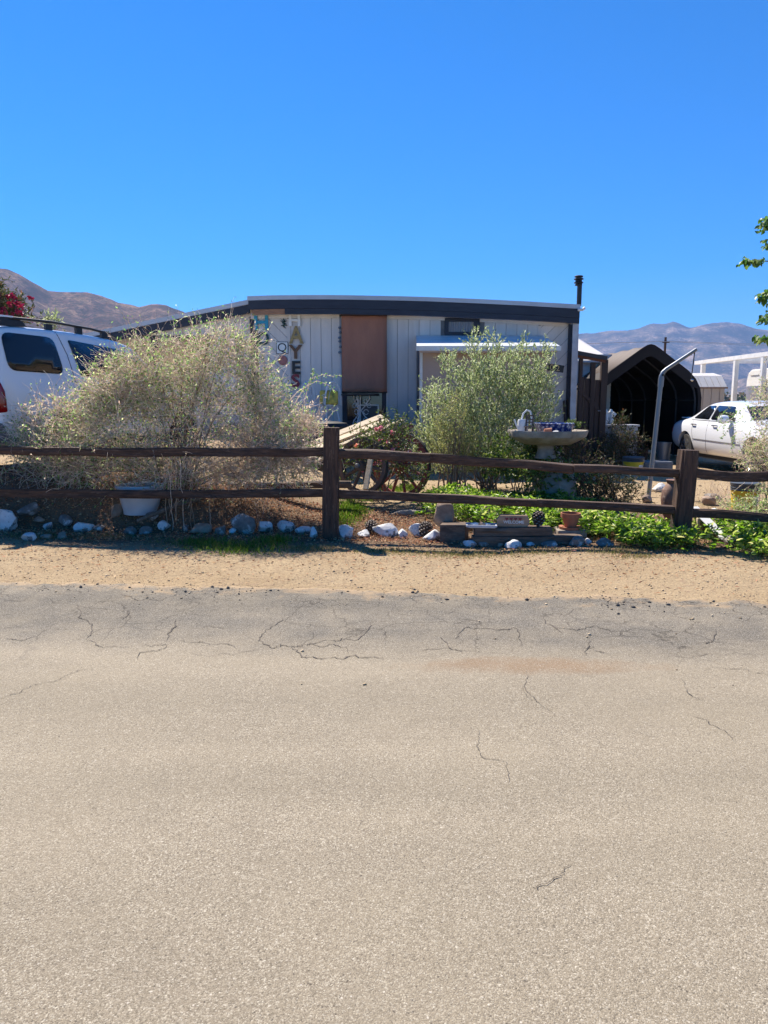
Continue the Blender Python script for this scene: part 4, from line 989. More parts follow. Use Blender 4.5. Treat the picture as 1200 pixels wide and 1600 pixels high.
def make_sedan():
    t = empty('parked_sedan', (0, 0, 0), 'white four-door sedan with tinted windows parked beside the brown shelter', 'car'); W = .94
    st = [(0.0, .42, .60, .84, .98, .74, .80, .80, .66), (.05, .33, .60, .90, 1.03, .82, .88, .86, .74), (.45, .28, .60, .99, 1.06, .86, .93, .90, .78), (.85, .24, .58, 1.02, 1.10, .86, .94, .90, .76),
          (1.15, .22, .58, 1.03, 1.27, .86, .94, .90, .70), (1.5, .21, .56, 1.03, 1.43, .86, .94, .90, .66), (1.9, .21, .56, 1.03, 1.48, .86, .94, .90, .66), (2.6, .21, .56, 1.03, 1.485, .86, .94, .90, .67), (3.0, .21, .56, 1.03, 1.42, .86, .94, .90, .67),
          (3.35, .21, .56, 1.02, 1.23, .86, .94, .90, .72), (3.65, .22, .58, 1.0, 1.06, .86, .94, .90, .77), (4.2, .24, .60, .96, 1.02, .86, .93, .88, .76), (4.75, .25, .60, .90, .97, .82, .90, .84, .72), (4.98, .32, .55, .80, .88, .70, .80, .76, .64), (5.02, .40, .55, .74, .80, .66, .76, .72, .60)]
    body, tree = car_body(st, [(.98, .36, .42), (4.03, .36, .42)], M['carwhite'], t, W)
    for sd_ in (-1, 1):
        panel(tree, [(1.22, 1.08), (2.02, 1.07), (2.02, 1.37), (1.62, 1.36)], sd_, W, 'window', M['darkglass'], t)
        panel(tree, [(2.10, 1.07), (3.18, 1.05), (2.86, 1.35), (2.10, 1.37)], sd_, W, 'window', M['darkglass'], t)
        for pts in ([(2.06, 1.36), (2.06, .62), (2.0, .32)], [(3.22, 1.04), (3.24, .30)], [(1.28, 1.05), (1.33, .80), (1.42, .55)]): seam(tree, pts, sd_, W, t)
        seam(tree, [(1.42, .62), (3.55, .60)], sd_, W, t, .012, 'side_moulding', M['trimgrey'])
        seam(tree, [(1.15, 1.045), (3.3, 1.03)], sd_, W, t, .009, 'belt_trim', M['chrome'])
        for hx_ in (1.40, 2.42):
            yy = on_side(tree, hx_, .94, sd_, W); MB().tube([(hx_-.10, yy, .94), (hx_-.09, yy+sd_*.035, .945), (hx_+.07, yy+sd_*.035, .945), (hx_+.09, yy, .94)], .014, 6).build('door_handle', M['chrome'], t, smooth=True)
        yy = on_side(tree, 3.05, 1.05, sd_, W)
        mr = MB().lathe([(.02, -.11), (.075, -.09), (.095, 0), (.08, .08), (.03, .11)], (3.0, yy+sd_*.16, 1.09), 12, 'Y').tube([(3.02, yy, 1.04), (3.0, yy+sd_*.1, 1.07)], .025, 6)
        mr.build('wing_mirror', M['carwhite'], t, smooth=True)
        panel(tree, [(.03, .72), (.16, .72), (.20, .96), (.05, .94)], sd_, W, 'tail_lamp', M['redlens'], t, rounded=.02)
        panel(tree, [(4.72, .70), (4.92, .68), (4.90, .84), (4.72, .88)], sd_, W, 'headlight', M['whiteporcelain'], t, rounded=.03)
    # front and rear screens, on the roof slope
    for (x0, x1, nm_, w0, w1) in ((3.08, 3.60, 'windscreen', .60, .70), (.90, 1.42, 'rear_window', .68, .58)):
        V = []; F = []; nx_, ny_ = 8, 9
        for a in range(nx_):
            x = x0+(x1-x0)*a/(nx_-1); ww = w0+(w1-w0)*a/(nx_-1)
            for b_ in range(ny_):
                yy = -ww+2*ww*b_/(ny_-1); h = tree.ray_cast(Vector((x, yy, 3)), Vector((0, 0, -1))); V.append((x, yy, h[0].z+.007))
        for a in range(nx_-1):
            for b_ in range(ny_-1): F.append([a*ny_+b_, a*ny_+b_+1, (a+1)*ny_+b_+1, (a+1)*ny_+b_])
        g_ = MB().add(V, F).build(nm_, M['darkglass'], t, smooth=True)
    MB().bb(.02, .35, -.62, .62, 1.055, 1.085).build('boot_spoiler', M['carwhite'], t, bevel=.012)
    MB().bb(.6, 4.4, -.82, .82, .2, .75).build('underbody', M['black'], t)
    MB().bb(4.985, 5.03, -.36, .36, .50, .78).build('grille', M['trimgrey'], t, bevel=.01)
    for x in (.98, 4.03):
        for sd_ in (-1, 1): wheel(t, x, sd_*.80, .36, sd_)
    return t
sedan = make_sedan()
sx0 = P(1050, 700, 18.4); sedan.location = (sx0.x+.94-.12, 18.45, .15); sedan.rotation_euler.z = R(-90)+R(1.5)

def make_suv():
    t = empty('parked_suv', (0, 0, 0), 'pearl white SUV with black roof rails parked behind the big dry bush', 'car'); W = .98
    zr = 2.02
    st = [(0.0, .48, .70, 1.20, 1.56, .80, .84, .84, .74), (.05, .40, .70, 1.28, 1.86, .86, .91, .90, .76), (.14, .36, .70, 1.30, 1.98, .90, .95, .93, .78), (.4, .34, .70, 1.30, zr, .92, .98, .95, .79), (1.2, .32, .68, 1.30, zr+.02, .92, .98, .95, .80),
          (2.0, .32, .68, 1.29, zr, .92, .98, .95, .80), (2.6, .32, .68, 1.28, zr-.04, .92, .98, .95, .79), (3.0, .32, .68, 1.27, zr-.14, .92, .98, .95, .78), (3.4, .32, .68, 1.25, 1.52, .92, .98, .94, .80),
          (3.75, .32, .68, 1.20, 1.26, .92, .98, .93, .82), (4.4, .34, .66, 1.10, 1.17, .90, .96, .90, .80), (4.85, .36, .66, 1.02, 1.09, .84, .90, .86, .74), (5.02, .42, .60, .88, .98, .74, .80, .78, .66)]
    body, tree = car_body(st, [(1.12, .38, .47), (4.05, .38, .47)], M['suvwhite'], t, W)
    for sd_ in (-1, 1):
        panel(tree, [(.20, 1.385), (1.16, 1.365), (1.09, 1.88), (.20, 1.89)], sd_, W, 'window', M['darkglass'], t, rounded=.13)
        panel(tree, [(1.50, 1.35), (2.50, 1.33), (2.46, 1.80), (1.37, 1.87)], sd_, W, 'window', M['darkglass'], t, rounded=.03)
        panel(tree, [(2.58, 1.33), (3.32, 1.30), (2.98, 1.68), (2.56, 1.79)], sd_, W, 'window', M['darkglass'], t, rounded=.03)
        for pts in ([(1.18, 1.97), (1.30, 1.65), (1.36, 1.25), (1.62, .8), (1.68, .40)], [(2.54, 1.3), (2.56, .36)], [(3.40, 1.25), (3.42, .36)]): seam(tree, pts, sd_, W, t, .006)
        seam(tree, [(1.62, .72), (3.5, .72)], sd_, W, t, .018, 'side_moulding', M['trimgrey'])
        panel(tree, [(.01, .82), (.10, .84), (.09, 1.10), (.035, 1.30), (.01, 1.28)], sd_, W, 'tail_lamp', M['redlens'], t, off=.012, rounded=.02)
        MB().bb(-.06, .35, sd_*.80-.10, sd_*.80+.10, .42, .70).build('bumper_corner', M['trimgrey'], t, bevel=.05)
        for hx_ in (1.50, 2.55):
            yy = on_side(tree, hx_, 1.14, sd_, W); MB().tube([(hx_-.10, yy, 1.14), (hx_-.09, yy+sd_*.035, 1.145), (hx_+.07, yy+sd_*.035, 1.145), (hx_+.09, yy, 1.14)], .014, 6).build('door_handle', M['trimgrey'], t, smooth=True)
        # roof rail with silver ends and feet
        yy = sd_*.70; rl = MB()
        rl.tube([(.22, yy, 2.03), (.36, yy, 2.09), (.55, yy, 2.10), (1.2, yy, 2.115), (2.0, yy, 2.09), (2.45, yy, 2.05), (2.62, yy, 1.99)], [.02, .026, .024, .022, .022, .022, .016], 8)
        rail = rl.build('roof_rail', M['black'], t, smooth=True)
        MB().prism([(.04, 1.965), (.16, 2.09), (.50, 2.10), (.42, 2.075), (.66, 2.075), (.72, 2.0)], yy-.03, yy+.03).build('rail_end', M['black'], rail, bevel=.012)
        MB().prism([(.00, 1.96), (.12, 2.092), (.50, 2.105), (.50, 2.125), (.10, 2.12), (-.05, 1.96)], yy-.034, yy+.034).build('rail_cap', M['suvwhite'], rail)
        for fx in (1.15, 1.75, 2.3): MB().bb(fx-.06, fx+.06, yy-.022, yy+.022, 1.97, 2.08).build('rail_foot', M['black'], rail)
    MB().bb(-.08, .02, -.85, .85, .42, .68).build('bumper', M['suvwhite'], t, bevel=.04)
    MB().bb(-.015, .03, -.66, .66, 1.34, 1.76).build('rear_window', M['darkglass'], t, bevel=.02)
    MB().bb(.5, 4.5, -.86, .86, .28, .85).build('underbody', M['black'], t)
    for x in (1.12, 4.05):
        for sd_ in (-1, 1): wheel(t, x, sd_*.84, .38, sd_, .25)
    return t
suv = make_suv()
hd = R(20); rv = Vector((math.cos(hd), -math.sin(hd), 0)); corner = P(1, 640, 9.75)
suv.location = (corner.x-.93*rv.x, 9.75-.93*rv.y, .63); suv.rotation_euler.z = math.pi/2-hd

# ------------------------------------------------------------------ right-hand background
gt = empty('side_gate', (P(925, 650, 17.3).x, 17.3, g1(5, 17)), 'dark brown wooden gate and post frame at the right house corner', 'gate')
gy = 17.3; gzb = .1
for a, c, zt_ in ((937, 947, 558), (921, 928, 562), (903, 908, 556)): MB().bb(P(a, 620, gy).x, P(c, 620, gy).x, gy-.06, gy+.07, gzb, P(940, zt_+4, gy).z).build('post', M['brownwood'], gt, bevel=.006)
MB().bar(P(900, 551, gy-.1), P(948, 560, gy-.1), .10, .09).build('beam', simple('dark_gutter', (.045, .04, .045), .6), gt)
MB().bar(P(902, 556, gy-.08), P(946, 564, gy-.08), .06, .08).build('beam', simple('rusty_beam', (.17, .06, .03), .8, bmp=.3), gt)
xg = P(904, 620, gy).x; k = 0; xe = P(938, 620, gy).x
while xg < xe-.02:
    zt_ = P(905, 590+k*1.2 if k % 2 else 589+k*1.2, gy).z; MB().bb(xg, min(xg+.118, xe), gy-.02, gy+.005, gzb+.05, zt_).build('gate_board', M['brownwood'], gt, bevel=.004); xg += .125; k += 1
MB().bar(P(902, 606, gy-.04), P(936, 640, gy-.04), .02, .07).build('brace', M['brownwood'], gt)
MB().tube([P(934, 642, gy-.06), P(938, 642, gy-.06)], .015, 6).build('latch', M['galv'], gt)
# white clapboard shed behind the gate
s0, s1 = P(896, 560, 21.5).x, P(956, 560, 21.5).x
wsd = empty('white_shed', ((s0+s1)/2, 21.5, 0), 'white lap-sided shed roof showing between the house and the brown shelter', 'shed')
zz = [P(905, 588, 21.5).z, P(905, 555, 21.5).z]
z = .1
while z < zz[1]-.02: MB().prismx([(21.5, z), (21.47, z), (21.49, z+.145), (21.5, z+.145)], s0, s1).build('siding_board', M['shedroof'], wsd); z += .15
MB().bb(s0+.02, s1-.02, 21.505, 24, .1, zz[1]).build('wall', M['shedroof'], wsd)
V = [P(893, 524, 24.6), P(906, 530, 24.6), P(958, 563, 21.3), P(893, 563, 21.3)]
V = [tuple(v) for v in V]; V2 = [(a, b_, c-.06) for a, b_, c in V]
MB().add(V+V2, [[0, 1, 2, 3], [7, 6, 5, 4], [0, 4, 5, 1], [1, 5, 6, 2], [2, 6, 7, 3], [3, 7, 4, 0]]).build('roof', M['shedroof'], wsd)

# arched brown shelter
ty0, ty1 = 19.0, 25.5; tcx = P(1014, 600, ty0).x; hw = P(1094, 640, ty0).x-tcx; tz = .15
pr = [(-hw, 0), (-hw, 1.55), (-hw+.05, 1.80), (-hw+.17, 2.02), (-hw+.36, 2.22), (-.22, 2.78), (-.09, 2.86), (0, 2.88), (.09, 2.86), (.22, 2.78), (hw-.36, 2.22), (hw-.17, 2.02), (hw-.05, 1.80), (hw, 1.55), (hw, 0)]
ten = empty('arched_shelter', (tcx, ty0, tz), 'dark brown peaked fabric carport shelter with curved steel ribs inside', 'carport')
def sheet(a, c, name, mat):
    V = []; F = []; ny_ = 13
    for k in range(ny_):
        y = ty0+(ty1-ty0)*k/(ny_-1); sag = .03*math.sin(k*math.pi*.5)**2
        for j in range(a, c+1): V.append((tcx+pr[j][0]*(1-sag*.6), y, tz+pr[j][1]*(1-sag*.4)))
    m = c-a+1
    for k in range(ny_-1):
        for j in range(m-1): F.append([k*m+j, k*m+j+1, (k+1)*m+j+1, (k+1)*m+j])
    o = MB().add(V, F).build(name, mat, ten, smooth=True); so = o.modifiers.new('s', 'SOLIDIFY'); so.thickness = .02; return o
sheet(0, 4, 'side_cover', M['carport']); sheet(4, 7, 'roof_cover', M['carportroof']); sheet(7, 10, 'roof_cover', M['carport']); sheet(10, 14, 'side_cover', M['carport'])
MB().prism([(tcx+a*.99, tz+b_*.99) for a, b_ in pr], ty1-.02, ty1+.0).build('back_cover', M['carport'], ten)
for k in range(6):
    y = ty0+.12+(ty1-ty0-.4)*k/5; s_ = .93
    MB().tube([(tcx+a*s_, y, tz+b_*.965) for a, b_ in pr], .028, 7).build('rib', M['steel'], ten, smooth=True)
for a in (-1, 1): MB().tube([(tcx+a*hw*.93, ty0+.1, tz+1.5), (tcx+a*hw*.93, ty1-.2, tz+1.5)], .024, 6).build('purlin', M['steel'], ten)
# trim flap round the front
fl = MB(); V = []; F = []
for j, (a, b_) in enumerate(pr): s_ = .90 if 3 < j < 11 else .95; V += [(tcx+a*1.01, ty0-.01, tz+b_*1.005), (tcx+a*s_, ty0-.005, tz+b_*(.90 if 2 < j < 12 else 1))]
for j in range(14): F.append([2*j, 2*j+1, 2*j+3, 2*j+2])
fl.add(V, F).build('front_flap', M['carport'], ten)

# things standing in and before the shelter
def tubpot(name, px, y, z0, r_, h, mat, label, cat, flare=1.12, n=20, rim=True, py=None, parent=None, origin=None):
    x = P(px, 700, y).x; pf_ = [(r_*.92/flare, 0), (r_, h*.92)] + ([(r_*1.06, h*.92), (r_*1.06, h)] if rim else [(r_, h)]) + [(r_*.92, h), (r_*.88, h*.86)]
    return MB().lathe(pf_, (x, y, z0), n).build(name, mat, None, origin=(x, y, z0), smooth=True, label=label, cat=cat)
ypl = 18.2
bxp = P(957, 690, ypl)
cool = empty('white_chest', (bxp.x, ypl, .16), 'weathered white wooden chest beside the gate post in the shade', 'chest')
MB().box((bxp.x+.1, ypl, .16+.42), (.85, .5, .84)).build('chest_body', M['whitetrim'], cool, bevel=.01); MB().box((bxp.x+.1, ypl, 1.03), (.92, .56, .05)).build('lid', M['whitetrim'], cool, bevel=.01)
for px, lab, dz in ((946, 'white figurine with raised arm on the white chest, left one', 0), (954, 'white bird figurine on the white chest, right one', .0)):
    q = P(px, 660, ypl-.05); m = MB(); m.lathe([(.07, 0), (.08, .08), (.05, .2), (.035, .24), (.055, .30), (.02, .37)], (q.x, q.y, 1.056), 10); m.bar((q.x, q.y, 1.056+.15), (q.x+.10, q.y, 1.056+.28), .05, .09)
    m.build('figurine', M['whitepaint'], None, origin=(q.x, q.y, 1.056), smooth=True, label=lab, cat='figurine', group='white figurines on the chest')
tubpot('metal_milk_can', 1037, 18.0, .15, .17, .48, M['galv'], 'dull metal pail holding dry stems in the shelter mouth', 'pail')
tubpot('plant_pot', 1003, 18.3, .15, .16, .30, M['brownwood'], 'dark pot in shade in front of the shelter ribs', 'pot')
# bucket with yellow label near the sunlit ground
def bucket(px, py, y, rad, h, z0, label, lidh=.12, white=False):
    q = P(px, py, y); t = empty('bucket', (q.x, y, z0), label, 'bucket', 'yellow plastic buckets'); c = (q.x, y, z0)
    MB().lathe([(rad*.86, 0), (rad, h*.72), (rad*.99, h*.72)], c, 28).build('bucket_body', M['yellow'], t, smooth=True)
    MB().lathe([(rad*1.01, h*.721), (rad*1.05, h*.74), (rad*1.02, h*.78), (rad*1.06, h*.82), (rad*1.02, h*.86), (rad*1.07, h*.90), (rad*1.07, h*.98), (rad*.9, h)], c, 28).build('lid', M['bluedark'], t, smooth=True)
    def lab_(a0, a1, z1, z2, mat):
        V = []; F = []
        for k in range(7):
            a = a0+(a1-a0)*k/6
            for z in (z1, z2): r_ = rad*(.86+.14*z/(h*.72))*1.006; V.append((c[0]+r_*math.cos(a), c[1]+r_*math.sin(a), z0+z))
        for k in range(6): F.append([2*k, 2*k+2, 2*k+3, 2*k+1])
        MB().add(V, F).build('sticker', mat, t)
    lab_(R(-75), R(-35), h*.18, h*.55, M['whiteporcelain']); lab_(R(-115), R(-92), h*.10, h*.30, M['ladyblue'])
    MB().tube([(c[0]-rad*1.06, y, z0+h*.86), (c[0]-rad*1.1, y-.03, z0+h*.6), (c[0]-rad*.6, y-rad, z0+h*.35), (c[0]+.02, y-rad*1.15, z0+h*.28), (c[0]+rad*.6, y-rad, z0+h*.38), (c[0]+rad*1.08, y-.03, z0+h*.86)], .004, 5).build('handle', M['galv'], t)
    return t
bz = G(989, 736, .17); bucket(989, 736, bz.y, 15.5*bz.y/1137, .36, g1(bz.x, bz.y)-.01, 'yellow bucket with dark lid in the shade beside the metal pole')
q = P(1163, 786, 10.2); bucket(1163, 786, 10.2, .185, .40, g1(q.x, 10.2)-.02, 'sunlit yellow bucket with dark rim behind the fence, right of the leaning post')
q = G(1026, 735, .17); tb_ = MB().box((q.x, q.y+.1, g1(q.x, q.y)+.12), (.62, .4, .26)).build('storage_tub', M['tub'], None, origin=(q.x, q.y, g1(q.x, q.y)), bevel=.03, label='low grey plastic tub beside the yellow bucket and the pole', cat='tub')

# metal pole with bent arm
py_ = 11.6; a = P(1014, 772, py_); b_ = P(1033, 594, py_); el = [P(1033.5, 588, py_), P(1036, 582, py_), P(1041, 577, py_)]; en = P(1088, 546, py_)
pole = empty('clothesline_pole', (a.x, py_, g1(a.x, py_)), 'galvanised pipe pole with a bent arm leaning right in the yard', 'pole')
MB().tube([a-Vector((.01, 0, .15)), b_], .035, 14).build('pole_shaft', M['galv'], pole, smooth=True)
MB().tube([b_-Vector((.004, 0, .10)), P(1033.3, 590, py_)], .044, 14).build('pole_collar', M['galv'], pole, smooth=True)
MB().tube([P(1033.2, 591, py_)]+el+[en], [.040, .038, .034, .028, .026], 14).build('pole_arm', M['galv'], pole, smooth=True)
MB().tube([P(1036, 586, py_-.045), P(1036, 586, py_-.06)], .02, 10).build('bolt', M['black'], pole)
MB().tube([P(1085.5, 549, py_), P(1083, 570, py_), P(1080.5, 588, py_), P(1080, 594, py_), P(1081.5, 596, py_)], .008, 6).build('hanging_hook', M['black'], pole)
MB().lathe([(.01, -.02), (.025, 0), (.01, .02)], P(1081.5, 594, py_), 10).build('hook_ring', M['chrome'], pole)
MB().tube([P(1080.5, 552, py_), P(1080, 555, py_)], .008, 6).build('bolt', M['black'], pole)

# beige metal shed
sb0, sb1, sby = P(1060, 620, 30).x, P(1131, 620, 30).x, 30.0
bs = empty('metal_shed', ((sb0+sb1)/2, sby, 0), 'beige sheet metal garden shed with pale barn roof behind the shelter', 'shed')
ze, zm, zt2 = P(1100, 605, sby).z, P(1100, 587, sby+.5).z, P(1100, 583, sby+1.3).z
x = sb0
while x < sb1-.03: MB().bb(x, min(x+.30, sb1), sby-.02-.01*(int((x-sb0)*10/3.3) % 2), sby, 0, ze-.03).build('wall_panel', M['shedbeige'], bs, bevel=.006); x += .33
MB().bb(sb0, sb1, sby+.002, sby+2.6, 0, ze).build('wall', M['shedbeige'], bs)
x = sb0-.1; n_ = 8; dxp = (sb1-sb0+.2)/n_
for k in range(n_):
    x0_, x1_ = sb0-.1+k*dxp+.01, sb0-.1+(k+1)*dxp-.01; ins = .32 if k == n_-1 else 0
    MB().prismx([(sby-.06, ze-.02), (sby+.5, zm), (sby+1.3, zt2), (sby+2.1, zm), (sby+2.66, ze-.02)], x0_, x1_-ins*0).build('roof_panel', M['shedroof'], bs)
MB().bb(sb0-.1, sb1+.1, sby-.085, sby-.062, ze-.06, ze+.01).build('eave_trim', simple('shed_trim_brown', (.30, .20, .14), .6), bs)

# white open frame over the trailer
cpx = 15.5; fr_ = empty('open_metal_carport', (cpx+2, 30, 0), 'tall white open steel carport frame standing over the trailer', 'carport')
for y in (36.4, 33.0, 30.6, 26.5, 22.5):
    for x in (cpx, cpx+4.2): MB().bb(x-.09, x+.09, y-.09, y+.09, 0, 3.42).build('post', M['whitepaint'], fr_)
for x in (cpx, cpx+4.2): MB().bb(x-.10, x+.10, 21.5, 37.2, 3.425, 3.60).build('beam', M['whitepaint'], fr_)
for y in np.linspace(22.5, 36.4, 8): MB().bb(cpx+.102, cpx+4.098, y-.05, y+.05, 3.45, 3.60).build('cross_beam', M['whitepaint'], fr_)
# travel trailer
tx0, tx1, tya, tyb = 16.15, 18.6, 26.0, 33.3; trl = empty('travel_trailer', (17.4, 30, 0), 'white travel trailer with a narrow side window under the open white carport', 'trailer')
pr2 = [(tya, .55), (tyb-.2, .55), (tyb, .9), (tyb, 2.55), (tyb-.12, 2.86), (tyb-.4, 3.0), (tya+.4, 3.05), (tya, 2.8)]
MB().prismx(pr2, tx0, tx1).build('trailer_body', M['rvwhite'], trl, bevel=.05)
for k in range(9): z = .75+k*.2; MB().bb(tx0-.018, tx0-.0, tya+.3, 30.6, z, z+.16).build('side_panel', M['rvwhite'], trl, bevel=.008)
win = MB().bb(tx0-.03, tx0+.0, 31.55, 32.05, 1.55, 2.55).build('window_frame', M['trimgrey'], trl); MB().bb(tx0-.045, tx0-.031, 31.62, 31.98, 1.62, 2.0).bb(tx0-.045, tx0-.031, 31.62, 31.98, 2.06, 2.48).build('pane', M['darkglass'], win)
MB().bb(tx0-.05, tx0-.002, 30.9, 31.0, 2.1, 3.0).build('downspout', M['trimgrey'], trl)
MB().bb(tx0-.02, tx0-.001, 32.2, 32.9, 2.72, 2.76).build('side_panel', M['trimgrey'], trl)
for y in (27.6, 28.6): MB().lathe([(.2, -.1), (.34, -.1), (.34, .1), (.2, .1)], (tx0+.15, y, .34), 20, 'X').build('wheel', M['rubber'], trl)
# utility pole and lines
up = P(1036, 600, 75); zt_ = P(1036, 527, 75).z; ut = empty('utility_pole', (up.x, 75, 0), 'distant wooden utility pole rising behind the brown shelter', 'utility pole')
MB().tube([(up.x, 75, 0), (up.x, 75, zt_)], [.16, .12], 8).build('pole_shaft', M['brownwood'], ut); MB().box((up.x, 74.85, zt_-.5), (.7, .1, .10)).build('crossarm', M['brownwood'], ut)
wm = simple('power_wire', (.45, .45, .48), .5, metal=.3)
for k, (dz, a, c) in enumerate(((-.4, -.8, 5), (-.4, .8, -2), (-2.2, 0, 3))):
    for sg_ in (-1, 1):
        e = (up.x+sg_*70, 75+c+sg_*4, zt_+dz+.5); m = [(up.x+a+(e[0]-up.x-a)*t, 74.85+(e[1]-74.85)*t, zt_+dz+(e[2]-zt_-dz)*t-2.2*4*t*(1-t)*.35) for t in np.linspace(0, 1, 14)]
        MB().tube(m, .022, 4).build('wire', wm, ut)

# ------------------------------------------------------------------ wagon
wq = P(605, 740, 11.0); wg = empty('old_wagon', (wq.x, 11.0, g1(wq.x, 11)), 'old wooden cart with faded red spoked wheels and sloping plank bed behind the fence', 'wagon')
hubA, hubB = P(627, 728, 11.7), P(567, 728, 10.75); ax = (hubB-hubA).normalized()
def cart_wheel(c, ax_, rad, mat, nsp, name='wheel'):
    rot = ax_.to_track_quat('Z', 'X').to_matrix(); tr = lambda p: c+rot @ Vector(p)
    def lat(prof, n_=36):
        m = MB(); m.lathe(prof, (0, 0, 0), n_, cap=False); k = len(prof); m.F += [[(k-1)*n_+j, (k-1)*n_+(j+1) % n_, (j+1) % n_, j] for j in range(n_)]; m.V = [tuple(tr(v)) for v in m.V]; return m
    rim_ = lat([(rad*.84, -.035), (rad*.985, -.035), (rad*.985, .035), (rad*.84, .035)]).build(name, mat, wg, smooth=True)
    lat([(rad*.987, -.034), (rad*1.0, -.034), (rad*1.0, .034), (rad*.987, .034)]).build('iron_tyre', M['rubber'], rim_, smooth=True)
    m = MB(); m.lathe([(.04, -.14), (.075, -.13), (.085, 0), (.07, .12), (.045, .13)], (0, 0, 0), 16); m.V = [tuple(tr(v)) for v in m.V]; m.build('hub', mat, rim_, smooth=True)
    m = MB(); m.lathe([(.035, .13), (.035, .17), (.03, .18)], (0, 0, 0), 12); m.V = [tuple(tr(v)) for v in m.V]; m.build('axle_end', M['galv'], rim_, smooth=True)
    for k in range(nsp):
        a = k*2*math.pi/nsp+.2; d = Vector((math.cos(a), math.sin(a), 0))
        m = MB(); m.tube([tr(d*.06), tr(d*rad*.3), tr(d*rad*.88)], [.034, .028, .024], 6); m.build('spoke', mat, rim_)
cart_wheel(hubA, ax, .52, M['wagonred'], 12); cart_wheel(hubB, ax, .42, M['wagongrey'], 10)
MB().tube([hubA, hubB], .03, 8).build('axle', M['wagongrey'], wg)
pl = [((468, 702), (598, 651), 12.3), ((472, 709), (606, 657), 12.1), ((482, 716), (617, 662), 11.8), ((492, 723), (629, 657), 11.5)]
for k, (a, c, y) in enumerate(pl):
    wd_ = (.15, .13, .07, .045)[k]; MB().bar(P(a[0], a[1], y-.6), P(c[0], c[1], y), wd_, .04, R(20)).build('plank', M['plank'], wg, bevel=.004)
MB().bar(P(520, 712, 10.9), P(618, 676, 11.4), .05, .07).build('side_rail', M['wagonred'], wg, bevel=.006)
MB().bar(P(625, 676, 11.5), P(645, 664, 11.5), .06, .08).build('side_rail', M['wagonred'], wg, bevel=.006)
MB().bb(P(594, 655, 11.6).x-.02, P(594, 655, 11.6).x+.02, 11.55, 11.6, P(594, 668, 11.6).z, P(594, 653, 11.6).z).build('stake', M['wagongrey'], wg)
MB().bar(P(571, 765, 10.0), P(579, 718, 10.2), .03, .075, R(80)).build('prop_stick', M['plank'], wg, bevel=.004)

# ------------------------------------------------------------------ birdbath and what is on it
bc = P(855, 700, 10.6); bx_, byy = bc.x, 10.6; bgz = g1(bx_, byy); bt = empty('birdbath', (bx_, byy, bgz), 'large scalloped concrete birdbath on an octagonal pedestal among the plants', 'birdbath')
zt_ = P(855, 672, 10.6).z; zl = P(855, 692, 10.6).z
sc = lambda a, h: 1+.035*math.cos(a*9)*(1 if h > zl-zt_+.06 else .3)
MB().lathe([(.14, zl-zt_-.03), (.34, zl-zt_-.015), (.47, zl-zt_+.05), (.535, -.09), (.56, -.02), (.555, .0), (.50, -.005), (.42, -.06), (.2, -.10), (.02, -.11)], (bx_, byy, zt_), 72, wob=sc).build('bowl', M['concrete'], bt, smooth=True)
MB().lathe([(.16, zl), (.12, zl-.05), (.105, zl-.15), (.11, .95), (.14, .85), (.16, .80)], (bx_-.02, byy, 0), 18).build('stem', M['concrete'], bt, smooth=True)
zb1 = P(872, 740, 10.6).z; zb0 = P(872, 757, 10.4).z
MB().lathe([(.17, zb1+.07), (.19, zb1+.02), (.22, zb1), (.32, zb0), (.32, zb0-.03), (.33, bgz-.05)], (bx_+.12, byy, 0), 8).build('pedestal', M['concrete'], bt)
q = P(832, 700, 10.3)
# items standing in the bowl (bowl floor just under the rim)
fz = zt_-.045
def on_b(px, dy=0): return Vector((P(px, 668, byy+dy).x, byy+dy, fz))
c = on_b(817, -.05); wc_ = empty('watering_jug', c, 'white watering jug with looped handle at the left of the birdbath bowl', 'jug')
MB().lathe([(.065, 0), (.075, .02), (.078, .17), (.07, .20), (.06, .20)], c, 20).build('jug_body', M['whiteporcelain'], wc_, smooth=True)
MB().tube([c+Vector(v) for v in ((-.02, 0, .19), (0, 0, .28), (.05, 0, .33), (.10, 0, .31), (.12, 0, .22), (.11, 0, .12))], .013, 8).build('handle', M['whiteporcelain'], wc_, smooth=True)
MB().tube([c+Vector(v) for v in ((-.06, -.02, .05), (-.11, -.03, .14), (-.13, -.03, .2))], [.016, .012, .014], 8).build('spout', M['whiteporcelain'], wc_, smooth=True)
c = on_b(827, -.16); st_ = empty('toy_chair', c, 'small grey miniature chair in front of the white watering jug', 'ornament')
for dx_ in (-.045, .045):
    MB().bar(c+Vector((dx_, .02, .09)), c+Vector((dx_+.02, .04, .26)), .014, .018).build('back_post', M['wagongrey'], st_)
for dx_ in (-.05, .05):
    for dy_ in (-.04, .04): MB().bar(c+Vector((dx_, dy_, 0)), c+Vector((dx_, dy_, .09)), .014, .014).build('leg', M['wagongrey'], st_)
MB().box(c+Vector((0, 0, .10)), (.13, .11, .015)).build('seat', M['wagongrey'], st_)
for h in (.16, .20, .255): MB().bar(c+Vector((-.05+h*.07, .03, h)), c+Vector((.055+h*.07, .03, h)), .012, .018).build('back_slat', M['wagongrey'], st_)
c = on_b(866, 0.0); MB().lathe([(.22, 0), (.25, .03), (.285, .13), (.30, .145), (.285, .15), (.27, .13), (.2, .05), (.02, .045)], c, 40, wob=None).build('porcelain_basin', M['bluepattern'], None, origin=c, smooth=True, label='blue and white patterned porcelain basin standing in the birdbath bowl', cat='basin')
c = on_b(856, -.30)+Vector((0, 0, .045)); MB().lathe([(.03, -.05), (.042, .04), (.045, .05), (.036, .05)], c, 14, 'X').build('clay_cup', M['terracotta'], None, origin=c, smooth=True, label='small terracotta cup lying in front of the blue basin', cat='pot')
